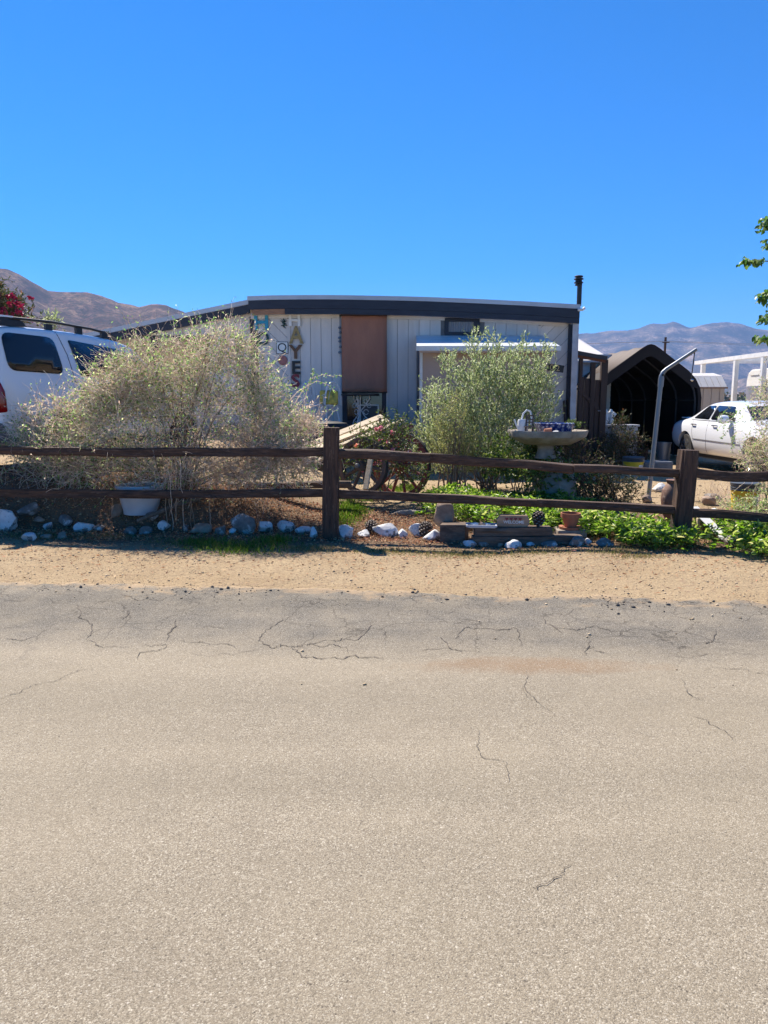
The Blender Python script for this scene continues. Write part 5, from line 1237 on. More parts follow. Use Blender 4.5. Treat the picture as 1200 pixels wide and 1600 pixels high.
rock('white_shell', on_b(868, -.36), (.12, .09, .07), M['whiteporcelain'], 91, 'small white shell lying beside the terracotta cup on the birdbath', cat='shell', sub=2)
rock('tan_pebble', on_b(846, -.36), (.05, .05, .05), M['tanrock'], 92, 'small reddish pebble left of the terracotta cup on the birdbath', cat='pebble', sub=2)
# ------------------------------------------------------------------ rocks along the bed
def rk(px, pyb, wpx, hpx, mk, label, seed, grp='rocks edging the planting bed', z=None, rz=0, cat='rock', name='edging_rock', deep=.85, squash=0):
    # pyb: where the rock meets the ground in the picture
    z0 = 0.0
    for _ in range(12): g_ = G(px, pyb, z0); z0 = .5*z0+.5*g1(g_.x, g_.y)
    k = g_.y/1137; return rock(name, (g_.x, g_.y, g1(g_.x, g_.y)-.012), (wpx*k*1.22, wpx*k*deep, hpx*k*1.42), M[mk], seed, label, grp, cat=cat, rz=rz, squash=squash)
RK = [(9, 800, 36, 30, 'paintrock', 'large white painted rock at the far left, upper of two'),
      (12, 824, 40, 18, 'paintrock', 'white painted rock at the far left, lower of two against the gravel'),
      (42, 793, 26, 12, 'paintrock', 'pale flat rock set back on the mulch, second from the left end'),
      (50, 818, 36, 18, 'greyrock', 'dark grey rock with white splashes near the left end'),
      (103, 824, 28, 14, 'greyrock', 'small grey white rock left of the squarish pale one'),
      (132, 827, 27, 17, 'paintrock', 'squarish pale rock standing alone left of the white tub'),
      (95, 785, 22, 10, 'tanrock', 'flat tan stone high on the mulch at the left'),
      (70, 786, 20, 7, 'tanrock', 'low tan stone left of the flat tan stone on the mulch'),
      (182, 822, 24, 17, 'tanrock', 'rough tan rock just left of the white tub foot'),
      (203, 828, 24, 14, 'greyrock', 'dull grey rock below the white tub'),
      (228, 835, 24, 13, 'greyrock', 'grey rock tilted on the gravel right of the white tub'),
      (238, 825, 30, 13, 'greyrock', 'dark flat rock behind the tilted grey rock'),
      (258, 827, 19, 13, 'paintrock', 'small white rock beside the thin bush stems'),
      (290, 828, 18, 9, 'greyrock', 'small dark stone right of the thin bush stems'),
      (317, 832, 34, 15, 'tanrock', 'smooth olive tan rock, first of the long row under the bush'),
      (345, 834, 25, 14, 'greyrock', 'mauve grey rock touching the mottled boulder on its left'),
      (380, 833, 42, 27, 'greyrock', 'largest mottled grey boulder of the row under the bush'),
      (416, 829, 28, 19, 'paintrock', 'rounded white rock right of the mottled boulder'),
      (446, 831, 30, 18, 'paintrock', 'wide white rock, second right of the mottled boulder'),
      (475, 834, 27, 14, 'paintrock', 'low blue white rock, third right of the mottled boulder'),
      (490, 841, 20, 16, 'paintrock', 'small white rock just left of the tall fence post'),
      (539, 840, 27, 17, 'paintrock', 'peaked white rock just right of the tall fence post'),
      (569, 839, 26, 14, 'paintrock', 'flat white rock, second right of the tall fence post'),
      (602, 839, 34, 23, 'paintrock', 'biggest white painted rock below the wagon, flat topped'),
      (629, 840, 21, 15, 'paintrock', 'small white rock between the flat topped one and the pointed one'),
      (650, 838, 22, 19, 'paintrock', 'pointed white rock in front of the middle pine cone'),
      (678, 843, 34, 16, 'paintrock', 'long smooth pale rock leaning against the cut tie end'),
      (735, 853, 22, 11, 'paintrock', 'small white rock below the joint of the two ties'),
      (757, 853, 17, 10, 'greyrock', 'round dark grey stone below the long tie'),
      (780, 853, 17, 7, 'tanrock', 'small tan stone between the dark stone and the white one'),
      (804, 856, 27, 12, 'paintrock', 'bright white oval rock in front of the welcome brick'),
      (828, 853, 16, 6, 'paintrock', 'thin white chip right of the bright oval rock'),
      (860, 853, 30, 8, 'greyrock', 'flat brown grey stone under the pine cone beside the ties'),
      (900, 852, 32, 12, 'greyrock', 'dark flat stone below the terracotta pot'),
      (919, 850, 12, 9, 'paintrock', 'tiny pale stone right of the terracotta pot'),
      (946, 851, 28, 13, 'greyrock', 'grey brown stone at the left edge of the green ground cover'),
      (1138, 851, 24, 13, 'greyrock', 'grey rock below the white slide in the ground cover'),
      (1146, 843, 17, 9, 'tanrock', 'tan rounded stone behind the grey rock near the white slide'),
      (1165, 854, 15, 12, 'tanrock', 'small cream rock at the right, beside the tan stones'),
      (1193, 846, 16, 9, 'tanrock', 'tan stone at the right edge of the picture'),
      (1108, 789, 30, 12, 'tanrock', 'brown boulder behind the fence, right of the leaning post'),
      (1112, 781, 28, 10, 'greyrock', 'grey boulder set behind the brown one right of the leaning post'),
      (1113, 799, 22, 6, 'paintrock', 'flat white stone just above the lower rail at the right'),
      (1030, 768, 24, 14, 'paintrock', 'pale lit rock right of the metal pole base'),
      (1010, 785, 18, 10, 'tanrock', 'small tan stone at the foot of the metal pole'),
      (76, 826, 22, 11, 'paintrock', 'small pale stone between the splashed rock and the grey white rock at the left'),
      (155, 828, 22, 9, 'greyrock', 'low grey stone half buried right of the squarish pale rock'),
      (363, 835, 14, 9, 'paintrock', 'little pale stone at the left foot of the mottled boulder'),
      (60, 803, 18, 9, 'tanrock', 'small tan stone on the mulch above the splashed rock')]
for k, q in enumerate(RK): rk(*q[:6], seed=k+3, rz=(k*1.3) % 3)
bl_ = rk(694, 818, 34, 30, 'tanrock', 'squarish tan boulder sitting on the cut tie behind the white rocks', 61, grp=None, name='boulder', cat='boulder', squash=1)
bl_.location = (P(694, 818, 8.74).x, 8.74, P(694, 818, 8.74).z-.01)
bk_ = rk(720, 800, 36, 22, 'tanrock', 'brown boulder behind the squarish tan one', 63, grp=None, name='boulder', cat='boulder', squash=1)
for px, py, wpx, hpx, lab, s_ in ((640, 803, 66, 9, 'long pale stone slab on the soil behind the pine cones', 71), (765, 800, 80, 10, 'flat tan flagstone behind the welcome brick', 73), (722, 805, 24, 8, 'small flat stone under the little green plant', 75)):
    rk(px, py, wpx, hpx, 'tanrock' if s_ != 71 else 'concrete', lab, s_, grp=None, name='flagstone', cat='flagstone', deep=.4)

# railroad ties
def gp(px, py, z):                       # ground point for a thing whose foot shows at (px,py)
    return G(px, py, z)
a = gp(684, 846, 0); c = gp(735, 850, 0); d_ = 8.33
tk = empty('cut_tie', (gp(708, 848, 0).x, gp(708, 848, 0).y, 0), 'short cut block of old railroad tie with pale sunlit end', 'tie')
e0 = gp(692, 846, 0); e1 = gp(735, 851, 0)
def tie(x0, x1, y0, y1, z0, z1, name, mat, parent, rot_=0, seed=1):
    m = MB(); nx_ = max(4, int((x1-x0)/.05)); V = []; F = []
    sec = [(0, 0), (.5, 0), (1, 0), (1, .33), (1, .66), (1, 1), (.5, 1), (0, 1), (0, .66), (0, .33)]
    cx_, cy_ = (x0+x1)/2, (y0+y1)/2
    for k in range(nx_+1):
        for a_, b2 in sec:
            p = Vector((x0+(x1-x0)*k/nx_, y0+(y1-y0)*a_, z0+(z1-z0)*b2)); gnn = mnoise.noise(Vector((k*.12, b2*6+a_*3, seed)))
            p += Vector((0, (a_-.5)*2*gnn*.02, (b2-.5)*2*gnn*.014)); dx_, dy_ = p.x-cx_, p.y-cy_
            V.append((cx_+dx_*math.cos(rot_)-dy_*math.sin(rot_), cy_+dx_*math.sin(rot_)+dy_*math.cos(rot_), p.z))
    s_ = len(sec); F = [[k*s_+j, k*s_+(j+1) % s_, (k+1)*s_+(j+1) % s_, (k+1)*s_+j] for k in range(nx_) for j in range(s_)]+[list(range(s_)), [nx_*s_+j for j in range(s_)][::-1]]
    return m.add(V, F).build(name, mat, parent)
t1 = tie(e0.x, e1.x-.005, e0.y-.02, e0.y+.30, -.03, .19, 'tie_block', M['tie'], tk, R(-14), 3)
tl = empty('long_tie', (gp(800, 850, 0).x, gp(800, 850, 0).y, 0), 'long weathered railroad tie edging the bed below the welcome brick', 'tie')
e2_ = gp(905, 846, 0)
tie(e1.x+.03, e2_.x, e1.y+.0, e1.y+.19, -.03, .09, 'tie_beam', M['tie'], tl, R(1.0), 5)
tie(e1.x+.05, e2_.x-.35, e1.y+.02, e1.y+.20, .094, .185, 'tie_beam', M['tie'], tl, R(1.2), 8)
TT = .187; ty_ = e1.y+.11
# welcome brick
def on_tie(px, dy=0, z=TT):
    r = ray(px, 820); k = (ty_+dy)/r.y; return Vector((r.x*k, ty_+dy, z))
c = on_tie(801.5, .02); wb_ = empty('welcome_brick', c, 'tan brick painted with red hearts and small white WELCOME lettering', 'brick')
w2, h2 = .185, .135
poly = [(-w2, 0), (w2*.86, 0), (w2, h2*.35), (w2, h2*.55), (w2*.86, h2), (-w2*.80, h2), (-w2, h2*.62)]
rt = Matrix.Rotation(R(-6), 3, 'Z')
m = MB().prism(poly, -.045, .045); m.V = [tuple(rt @ Vector(v)+c) for v in m.V]; m.build('brick_body', M['brick'], wb_, bevel=.008)
text('lettering', 'WELCOME', .048, .002, M['whitepaint'], wb_, c+Vector((0, -.048, h2*.42)), rot=(math.pi/2, 0, R(-6)), off=.001)
for k in range(4):
    m = MB(); hx_ = -.075+.05*k; hh = [(0, -.018), (.018, .002), (.016, .014), (.007, .016), (0, .008), (-.007, .016), (-.016, .014), (-.018, .002)]
    m.prism([(hx_+a, h2*.70+b_) for a, b_ in hh], -.050, -.0465); m.V = [tuple(rt @ Vector(v)+c) for v in m.V]; m.build('painted_heart', M['redletter'], wb_)
# tray with bits
c = on_tie(752, -.02); tr_ = empty('shallow_tray', c, 'shallow pale grey tray of stones resting on the long tie', 'tray')
m = MB(); L_, D_, H_ = .155, .08, .035
m.bb(-L_, L_, -D_, D_, 0, .01); m.bb(-L_-.02, L_+.02, -D_-.012, -D_, .0105, H_); m.bb(-L_-.02, L_+.02, D_, D_+.012, .0105, H_); m.bb(-L_-.02, -L_, -D_+.001, D_-.001, .0105, H_); m.bb(L_, L_+.02, -D_+.001, D_-.001, .0105, H_)
m.V = [tuple(Matrix.Rotation(R(-5), 3, 'Z') @ Vector(v)+c) for v in m.V]; m.build('tray_body', M['whitetrim'], tr_, bevel=.004)
for k, (dx_, mk, lab) in enumerate(((-.08, 'paintrock', 'white pebble at the left of the grey tray'), (0, 'tanrock', 'tan pebble in the middle of the grey tray'), (.07, 'paintrock', 'pale pebble at the right of the grey tray'))):
    rock('tray_stone', c+Vector((dx_, 0, .01)), (.10, .07, .06), M[mk], 80+k, lab, 'stones in the grey tray', cat='stone', sub=2)
# terracotta pot on its saucer
q = P(891, 824, 8.62); c = Vector((q.x, 8.62, P(891, 826, 8.62).z)); tp_ = empty('terracotta_pot', c, 'terracotta flower pot on a saucer beside the ground cover', 'pot')
MB().lathe([(.13, 0), (.135, .03), (.125, .03), (.06, .02)], c, 28).build('saucer', M['terracotta'], tp_, smooth=True)
MB().lathe([(.068, .022), (.10, .135), (.115, .137), (.118, .19), (.105, .19), (.10, .16), (.09, .155)], c, 28).build('pot_body', M['terracotta'], tp_, smooth=True)
MB().lathe([(.1, .156), (.02, .162)], c, 16).build('soil', M['soil'], tp_)
plz = MB().bb(c.x-.17, c.x+.17, 8.5, 8.78, -.02, c.z-.002).build('paver', M['concrete'], None, origin=(c.x, 8.62, 0), bevel=.01, label='rough paver block carrying the terracotta pot', cat='paver')
# pine cones
def pinecone(loc, s, label, tilt=0):
    t = empty('pine_cone', loc, label, 'pine cone', 'pine cones'); n_ = 70; V = []; F = []; T = MB(); S = MB()
    for k in range(n_):
        f = (k+.5)/n_; a = k*2.39996; h = f*1.15; r_ = .42*math.sin(math.pi*min(f*.86+.12, 1))**.75+.06
        d = Vector((math.cos(a), math.sin(a), .30+.5*f)).normalized(); base = Vector((0, 0, h*.9)); tip = base+d*r_*1.15; sd_ = Vector((-math.sin(a), math.cos(a), 0)); up = sd_.cross(d)
        w_ = .13*(1-.5*f); S.add([tuple(v) for v in (base, tip+sd_*w_-up*.02, tip+d*.03+up*.03, tip-sd_*w_-up*.02, tip-up*.08)], [[0, 1, 2], [0, 2, 3], [1, 4, 3, 2], [0, 4, 1], [0, 3, 4]])
        T.add([tuple(v+d*.02) for v in (tip+sd_*w_*.7-up*.045, tip+d*.05+up*.045, tip-sd_*w_*.7-up*.045)], [[0, 1, 2]])
    S.lathe([(.12, 0), (.2, .3), (.16, .8), (.02, 1.1)], (0, 0, 0), 10)
    rt = Matrix.Rotation(tilt, 3, 'Y')
    for q_ in (S, T): q_.V = [tuple(rt @ (Vector(v)*s)+Vector(loc)) for v in q_.V]
    S.build('scales', M['pinecone'], t); T.build('scale_tips', M['tips'], t); return t
pinecone(on_tie(841, .02), .155, 'large pine cone right of the welcome brick')
g_ = G(661, 833, .02); pinecone((g_.x, g_.y, g1(g_.x, g_.y)), .17, 'dark pine cone behind the pointed white rock', R(18))
g_ = G(588, 828, .02); pinecone((g_.x, g_.y, g1(g_.x, g_.y)), .16, 'dark pine cone lying left of the biggest white rock', R(-35))
# white slide plank, urn, pots on the right
g0 = P(1083, 792, 8.95); g1_ = P(1133, 841, 8.35)
wp = empty('white_slide', P(1108, 830, 8.6), 'long white metal slat sloping down into the ground cover beside the leaning post', 'slat')
MB().bar(g0, g1_, .13, .015, R(0)).build('slat', M['whitepaint'], wp, bevel=.005)
MB().tube([g1_+Vector((.06*math.cos(a)-.02, .06*math.sin(a), -.004)) for a in np.linspace(-2.4, 2.2, 12)], .012, 6).build('end_loop', M['whitepaint'], wp, smooth=True)
for dx_, z_ in ((1090, 825), (1109, 832)): q = P(dx_, z_, 8.75); MB().bb(q.x-.015, q.x+.015, 8.73, 8.77, -.03, q.z+.12).build('support', M['plank'], wp)
for px, r_, h, mk, lab in ((1134, .075, .24, 'wagonred', 'dark red clay pot behind the end of the white slat'), (1094, .07, .2, 'tanrock', 'tan block behind the white slat near the leaning post')):
    q = P(px, 830, 9.0); MB().lathe([(r_*.8, 0), (r_, h*.8), (r_*1.1, h*.8), (r_*1.1, h), (r_*.9, h)], (q.x, 9.0, g1(q.x, 9.0)+.02), 18).build('clay_pot', M[mk], None, origin=(q.x, 9.0, g1(q.x, 9.0)), smooth=True, label=lab, cat='pot')
q = P(1052, 790, 9.5); zz_ = g1(q.x, 9.5)
MB().lathe([(.08, 0), (.13, .10), (.16, .28), (.15, .42), (.09, .50), (.11, .55), (.09, .55)], (q.x, 9.5, zz_-.02), 24).build('clay_urn', simple('mottled_clay', (.20, .10, .065), .7, (.11, .06, .045), 7, bmp=.3, spots=((.38, .27, .2), 5, .6)), None, origin=(q.x, 9.5, zz_), smooth=True, label='mottled brown clay urn standing behind the leaning fence post', cat='urn')
# white tub under the bush
q = P(221, 812, 9.34); zb_ = g1(q.x, 9.34)-.03; ht_ = P(221, 757, 9.34).z-zb_; MB().lathe([(.21, -.02), (.215, .03), (.285, ht_-.03), (.30, ht_-.03), (.30, ht_), (.275, ht_), (.24, ht_*.75), (.02, ht_*.7)], (q.x, 9.34, zb_), 36).build('white_tub', simple('chipped_white_tub', (.55, .56, .58), .5, (.46, .47, .49), 4, bmp=.1, spots=((.30, .28, .27), 6, .66)), None, origin=(q.x, 9.34, zb_), smooth=True, label='round white planter tub under the big dry bush behind the lower rail', cat='planter')
q0, q1 = P(214, 814, 8.85), P(330, 772, 9.5); MB().tube([q0, q0.lerp(q1, .5)+Vector((0, 0, .02)), q1], [.022, .03, .034], 8).build('dead_branch', M['bark'], None, origin=q0, label='grey dead branch slanting up from the rocks beside the white tub', cat='branch')

# ------------------------------------------------------------------ plants
def add_bush(name, loc, label, cat, blobs, n_tw, twl, twr, twmat, n_leaf, L, W, leafm, up=.4, wob=.55, K=7, dry=None, stems=None, group=None, grav=.0, leaf_bias=None, shell=.25, wide=False, stem_r=.012, nstem=14, out_=.5, cf=3.2):
    t = empty(name, loc, label, cat, group)
    S, idx, d = in_blobs(blobs, int(n_tw*1.8), shell)
    kk = fbm(S[:, 0]*cf+S[:, 1]*1.7, S[:, 2]*cf, 3, 23) + rng.normal(size=len(S))*.24; kk = np.argsort(-kk)[:n_tw]; S, d = S[kk], d[kk]; D = d*out_ + rng.normal(size=S.shape)*.55 + np.array([0, 0, up])
    Pts = wander(S, D, rng.uniform(.55, 1.25, n_tw)*twl, K, wob, grav)
    V, F = twig_mesh(Pts, twr*rng.uniform(.6, 1.3, n_tw), np.full(n_tw, twr*.45)); raw('twigs', V, F, twmat, t, kind='stuff')
    ti = rng.integers(0, n_tw, n_leaf); ki = rng.integers(1, K, n_leaf); C = Pts[ti, ki] + rng.normal(size=(n_leaf, 3))*.004
    T = Pts[ti, ki]-Pts[ti, ki-1]; D = unit(T)+rng.normal(size=(n_leaf, 3))*.6
    if dry is not None:
        zz = C[:, 2]; lo_, hi_ = np.percentile(zz, 3), np.percentile(zz, 97); pg = leaf_bias(C) if leaf_bias else np.clip((zz-lo_)/(hi_-lo_), 0, 1)
        g_ = rng.random(n_leaf) < pg
        for msk, mm, nm_ in ((g_, leafm, 'leaves'), (~g_, dry, 'dry_leaves')):
            if msk.sum(): V, F = leaf_mesh(C[msk], D[msk], L*rng.uniform(.5, 1.2, msk.sum()), W*rng.uniform(.6, 1.2, msk.sum()), wide=wide); raw(nm_, V, F, mm, t, kind='stuff')
    else:
        V, F = leaf_mesh(C, D, L*rng.uniform(.5, 1.2, n_leaf), W*rng.uniform(.6, 1.2, n_leaf), wide=wide, droop=.1); raw('leaves', V, F, leafm, t, kind='stuff')
    # main stems from the ground
    S2, _, _ = in_blobs(blobs, nstem, 0); base = np.array(loc)[None] + rng.normal(size=(nstem, 3))*np.array([.08, .06, 0])
    tt_ = np.linspace(0, 1, 8)[None, :, None]; mid = base*.5+S2*.5; mid[:, 2] = base[:, 2]*.35+S2[:, 2]*.65; mid[:, :2] = base[:, :2]*.7+S2[:, :2]*.3
    Pts = base[:, None]*(1-tt_)**2+mid[:, None]*2*tt_*(1-tt_)+S2[:, None]*tt_**2 + rng.normal(size=(nstem, 8, 3))*.012*(tt_ > 0)
    V, F = twig_mesh(Pts, stem_r*rng.uniform(.6, 1.2, nstem), np.full(nstem, stem_r*.3)); raw('stems', V, F, M['stem'], t, kind='stuff')
    return t, blobs
# the big dry bush
bb_ = blobpx([(320, 585, 100, 62), (345, 560, 52, 42), (250, 590, 80, 55), (195, 612, 60, 42), (378, 640, 46, 56), (300, 660, 175, 72, 0, 1.2), (180, 665, 90, 60), (90, 690, 62, 42, -.1, .7), (60, 722, 40, 30, -.2, .5), (440, 695, 50, 42), (320, 718, 140, 38), (465, 675, 26, 32), (160, 732, 110, 34, -.1, .6), (430, 728, 60, 28, -.2, .8), (260, 745, 110, 20, -.2, .7), (400, 738, 95, 24, -.2, .7), (250, 705, 215, 55, -.62, .5), (400, 715, 90, 42, -.62, .5), (110, 715, 70, 38, -.55, .4), (100, 660, 58, 30, -.25, .5), (58, 692, 42, 36, -.3, .5)], 9.75, .42)
px0 = P(285, 760, 9.6)
def green_bias(C):
    x, z = C[:, 0], C[:, 2]; r_ = .46+.45*ss(1.4, 2.7, z) + .25*ss(-1.2, -3.4, x) + .9*fbm(x*2.1, z*2.1, 3, 15)
    return np.clip(r_, .05, .95)
add_bush('dry_bush', (px0.x, 9.6, g1(px0.x, 9.6)), 'huge tangled half-dry shrub spilling over the left fence rails', 'bush', bb_, 8200, .42, .0033, M['twigdry'], 26000, .044, .018, M['leafgreen'], up=.25, wob=.75, dry=M['leafdry'], leaf_bias=green_bias, nstem=40, stem_r=.013, shell=.2)
bushT = bpy.data.objects['dry_bush']
# long wild shoots sticking out, with leaves
S = []; D = []
for _ in range(300):
    a = random.random(); px = random.choice([random.uniform(20, 120), random.uniform(120, 480), random.uniform(400, 500)]); top = np.interp(px, [10, 60, 120, 160, 220, 300, 380, 430, 480, 505], [690, 655, 640, 575, 545, 512, 535, 605, 650, 690])
    p = P(px, top+random.uniform(0, 70), 9.70+random.uniform(-.6, .4)); S.append(p); D.append((random.gauss(0, .8), random.gauss(0, .3), random.uniform(.3, 1)))
Pts = wander(np.array(S), np.array(D), rng.uniform(.25, .62, len(S)), 12, .55, .5)
V, F = twig_mesh(Pts, np.full(len(S), .0034), np.full(len(S), .0015)); raw('shoots', V, F, M['twigdry'], bushT, kind='stuff')
C = Pts[:, 2:].reshape(-1, 3); C = np.repeat(C, 2, 0); msk = rng.random(len(C)) < .75; C = C[msk]
V, F = leaf_mesh(C, rng.normal(size=C.shape)+np.array([0, 0, .5]), .038*rng.uniform(.5, 1.2, len(C)), .017); raw('shoot_leaves', V, F, M['leafgreen'], bushT, kind='stuff')
# shoot reaching right over the wall
for pts in ([(455, 640), (470, 615), (490, 590), (505, 585), (520, 588), (533, 586)], [(440, 640), (465, 612), (495, 595), (510, 600), (525, 612)], [(470, 650), (480, 610), (488, 590), (490, 575)]):
    cc = np.array([P(a, c, 9.6) for a, c in pts]); MB().tube(cc.tolist(), [.006, .005, .004, .004, .003, .002][:len(pts)], 5).build('shoot', M['twigdry'], bushT)
    tt_ = rng.uniform(1, len(pts)-1.01, 40); i0 = tt_.astype(int); C = cc[i0]+(cc[i0+1]-cc[i0])*(tt_-i0)[:, None]+rng.normal(size=(40, 3))*.012
    V, F = leaf_mesh(C, rng.normal(size=C.shape), .035, .017); raw('shoot_leaves', V, F, M['leafgreen'], bushT, kind='stuff')
# bare stems dropping to the ground in front of the rail
S = []; E = []
for px in (262, 266, 271, 275, 278, 283, 300, 296, 255, 330):
    S.append(P(px+random.uniform(-3, 3), 735+random.uniform(-20, 10), 8.60+random.uniform(-.12, .0))); e = G(px+random.uniform(-6, 8), 824+random.uniform(-4, 6), 0.02); E.append(e)
S = np.array(S); E = np.array(E); tt_ = np.linspace(0, 1, 9)[None, :, None]; Pts = S[:, None]*(1-tt_)+E[:, None]*tt_+rng.normal(size=(len(S), 9, 3))*np.array([.012, .006, .004])
V, F = twig_mesh(Pts, np.full(len(S), .0035), np.full(len(S), .0045)); raw('bare_stems', V, F, M['twigdry'], bushT, kind='stuff')

# olive shrub: upright shoots with narrow leaves
def shoots(name, loc, label, cat, blobs, n_sh, shl, nl, L, W, leafm, stemm, spread=.35, updir=1.0, thick=.003):
    t = empty(name, loc, label, cat)
    S, idx, d = in_blobs(blobs, n_sh, .15); D = rng.normal(size=S.shape)*spread + d*.30 + np.array([0, 0, updir])
    K = 7; Pts = wander(S, D, rng.uniform(.5, 1.3, n_sh)*shl, K, .22); V, F = twig_mesh(Pts, np.full(n_sh, thick), np.full(n_sh, thick*.4)); raw('twigs', V, F, stemm, t, kind='stuff')
    f = rng.uniform(.1, K-1.01, (n_sh, nl)); i0 = f.astype(int); r_ = np.arange(n_sh)[:, None]; C = Pts[r_, i0]+(Pts[r_, i0+1]-Pts[r_, i0])*(f-i0)[..., None]; T = unit(Pts[r_, i0+1]-Pts[r_, i0])
    C = C.reshape(-1, 3); T = T.reshape(-1, 3); D = T*1.0+rng.normal(size=C.shape)*.42
    V, F = leaf_mesh(C, D, L*rng.uniform(.6, 1.2, len(C)), W*rng.uniform(.7, 1.2, len(C))); raw('leaves', V, F, leafm, t, kind='stuff')
    n2 = 26; S2, _, _ = in_blobs(blobs, n2, 0); base = np.array(loc)[None]+rng.normal(size=(n2, 3))*np.array([.12, .08, 0]); tt_ = np.linspace(0, 1, 8)[None, :, None]
    mid = base*.6+S2*.4; mid[:, 2] = base[:, 2]*.4+S2[:, 2]*.6; Pt = base[:, None]*(1-tt_)**2+mid[:, None]*2*tt_*(1-tt_)+S2[:, None]*tt_**2; V, F = twig_mesh(Pt, np.full(n2, .016), np.full(n2, .004)); raw('stems', V, F, M['stem'], t, kind='stuff')
    return t
ob = blobpx([(765, 632, 80, 54), (703, 670, 52, 42), (793, 592, 54, 30), (826, 602, 34, 26), (738, 600, 22, 34), (765, 680, 95, 48), (830, 640, 40, 45), (690, 700, 45, 30), (760, 715, 80, 25), (676, 625, 12, 20), (740, 552, 9, 22), (700, 575, 8, 18), (772, 548, 8, 16), (850, 562, 12, 16), (812, 555, 8, 14), (700, 725, 60, 22), (800, 728, 70, 20)], 12.5, .75)
q = P(760, 748, 12.5); shoots('olive_shrub', (q.x, 12.5, g1(q.x, 12.5)), 'silvery green olive-like shrub in front of the taupe annex wall', 'shrub', ob, 2900, .25, 14, .062, .018, M['olive'], M['stem'])
fb = blobpx([(705, 665, 26, 32), (722, 690, 30, 26), (690, 690, 22, 24), (715, 640, 15, 22), (705, 722, 34, 24), (735, 725, 26, 20)], 11.6, .28)
q = P(706, 748, 11.6); shoots('feathery_shrub', (q.x, 11.6, g1(q.x, 11.6)), 'yellow-green feathery plant growing before the silvery shrub', 'shrub', fb, 620, .16, 13, .026, .011, M['feather'], M['stem'], .5)
# rose bush in the wagon
rb_ = blobpx([(560, 690, 45, 26), (600, 675, 38, 26), (620, 690, 34, 22), (585, 715, 45, 22), (560, 740, 40, 16), (625, 730, 30, 20), (600, 700, 50, 30, -.35, .6), (560, 710, 34, 22, -.3, .6), (645, 745, 22, 14)], 11.0, .25)
q = P(590, 750, 11); rs_, _ = add_bush('rose_bush', (q.x, 11.0, g1(q.x, 11)), 'rose bush with pink and coral blooms growing through the old wagon', 'bush', rb_, 800, .22, .003, M['twigbrown'], 5200, .036, .024, M['roseleaf'], up=.6, nstem=12)
def flower(px, py, y, r_, mat, parent, n_=26):
    c = np.array(P(px, py, y)); C = c+rng.normal(size=(n_, 3))*r_*.25; V, F = leaf_mesh(C, rng.normal(size=(n_, 3)), r_, r_*.8, wide=True); raw('flower', V, F, mat, parent)
for px, py, mk in ((588, 671, 'pink'), (606, 690, 'pink'), (575, 706, 'coral'), (640, 705, 'pink'), (612, 676, 'pink'), (566, 735, 'pink'), (595, 668, 'pink'), (592, 722, 'pink'), (585, 724, 'pink'), (598, 723, 'pink'), (557, 697, 'coral'), (594, 687, 'pink'), (614, 703, 'pink'), (622, 696, 'coral')): flower(px, py, 10.72, .034, M[mk], rs_)
tw = P(625, 700, 10.9); S = np.array([P(random.uniform(600, 625), random.uniform(690, 715), 10.8) for _ in range(26)]); Pts = wander(S, np.tile([.8, 0, .7], (26, 1))+rng.normal(size=(26, 3))*.3, .42, 8, .2); V, F = twig_mesh(Pts, np.full(26, .005), np.full(26, .003)); raw('bare_canes', V, F, M['twigbrown'], rs_, kind='stuff')
# dark shrub behind the birdbath and the reddish one
db = blobpx([(905, 735, 50, 45), (940, 765, 48, 28), (880, 715, 30, 25), (975, 770, 30, 16), (900, 770, 60, 18)], 10.9, .38)
q = P(920, 790, 10.9); add_bush('spreading_shrub', (q.x, 10.9, g1(q.x, 10.9)), 'dark spreading shrub with rusty leaf tips right of the birdbath', 'shrub', db, 1100, .22, .0035, M['twigbrown'], 7500, .045, .022, M['darkleaf'], up=.3, nstem=20, out_=.8)
vb = blobpx([(810, 705, 42, 26), (790, 725, 40, 18), (840, 712, 25, 22), (825, 735, 25, 12), (835, 745, 26, 12, -.55, .6), (870, 738, 22, 12, -.55, .5), (850, 712, 16, 18, -.4, .4), (905, 752, 28, 12, -.5, .5)], 10.9, .30)
q = P(815, 750, 10.9); add_bush('leafy_vine', (q.x, 10.9, g1(q.x, 10.9)), 'mixed green and yellow vine climbing left of the birdbath stem', 'plant', vb, 620, .20, .003, M['twigbrown'], 4600, .055, .035, M['roseleaf'], up=.4, nstem=12, wide=True)
lb_ = blobpx([(893, 664, 14, 7), (905, 668, 8, 4)], 10.6, .06); q = P(893, 672, 10.6)
add_bush('bowl_plant', (q.x, 10.6, zt_-.04+0*q.z), 'little green plant at the right side of the birdbath bowl', 'plant', [(q.x-.02, 10.55, P(893, 664, 10.6).z, .12, .08, .06)], 60, .07, .002, M['roseleaf'], 320, .03, .016, M['roseleaf'], nstem=6, stem_r=.003)
q = G(722, 812, .12); add_bush('small_plant', (q.x, q.y, .1), 'small bright green plant between the boulder and the tray', 'plant', [(q.x, q.y, P(722, 797, q.y).z, .13, .08, .07)], 80, .08, .002, M['grass'], 500, .035, .016, M['cover'], nstem=8, stem_r=.003)
# shaded potted plants by the gate
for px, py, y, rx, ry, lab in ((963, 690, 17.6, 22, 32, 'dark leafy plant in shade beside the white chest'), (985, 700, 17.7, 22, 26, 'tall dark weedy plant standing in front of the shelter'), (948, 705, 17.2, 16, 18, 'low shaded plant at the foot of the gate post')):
    q = P(px, 725, y); add_bush('shaded_plant', (q.x, y, g1(q.x, y)), lab, 'plant', blobpx([(px, py, rx, ry)], y, .25), 160, .3, .004, M['twigbrown'], 1100, .07, .03, M['darkleaf'], up=.7, group='shaded plants by the gate', nstem=8)
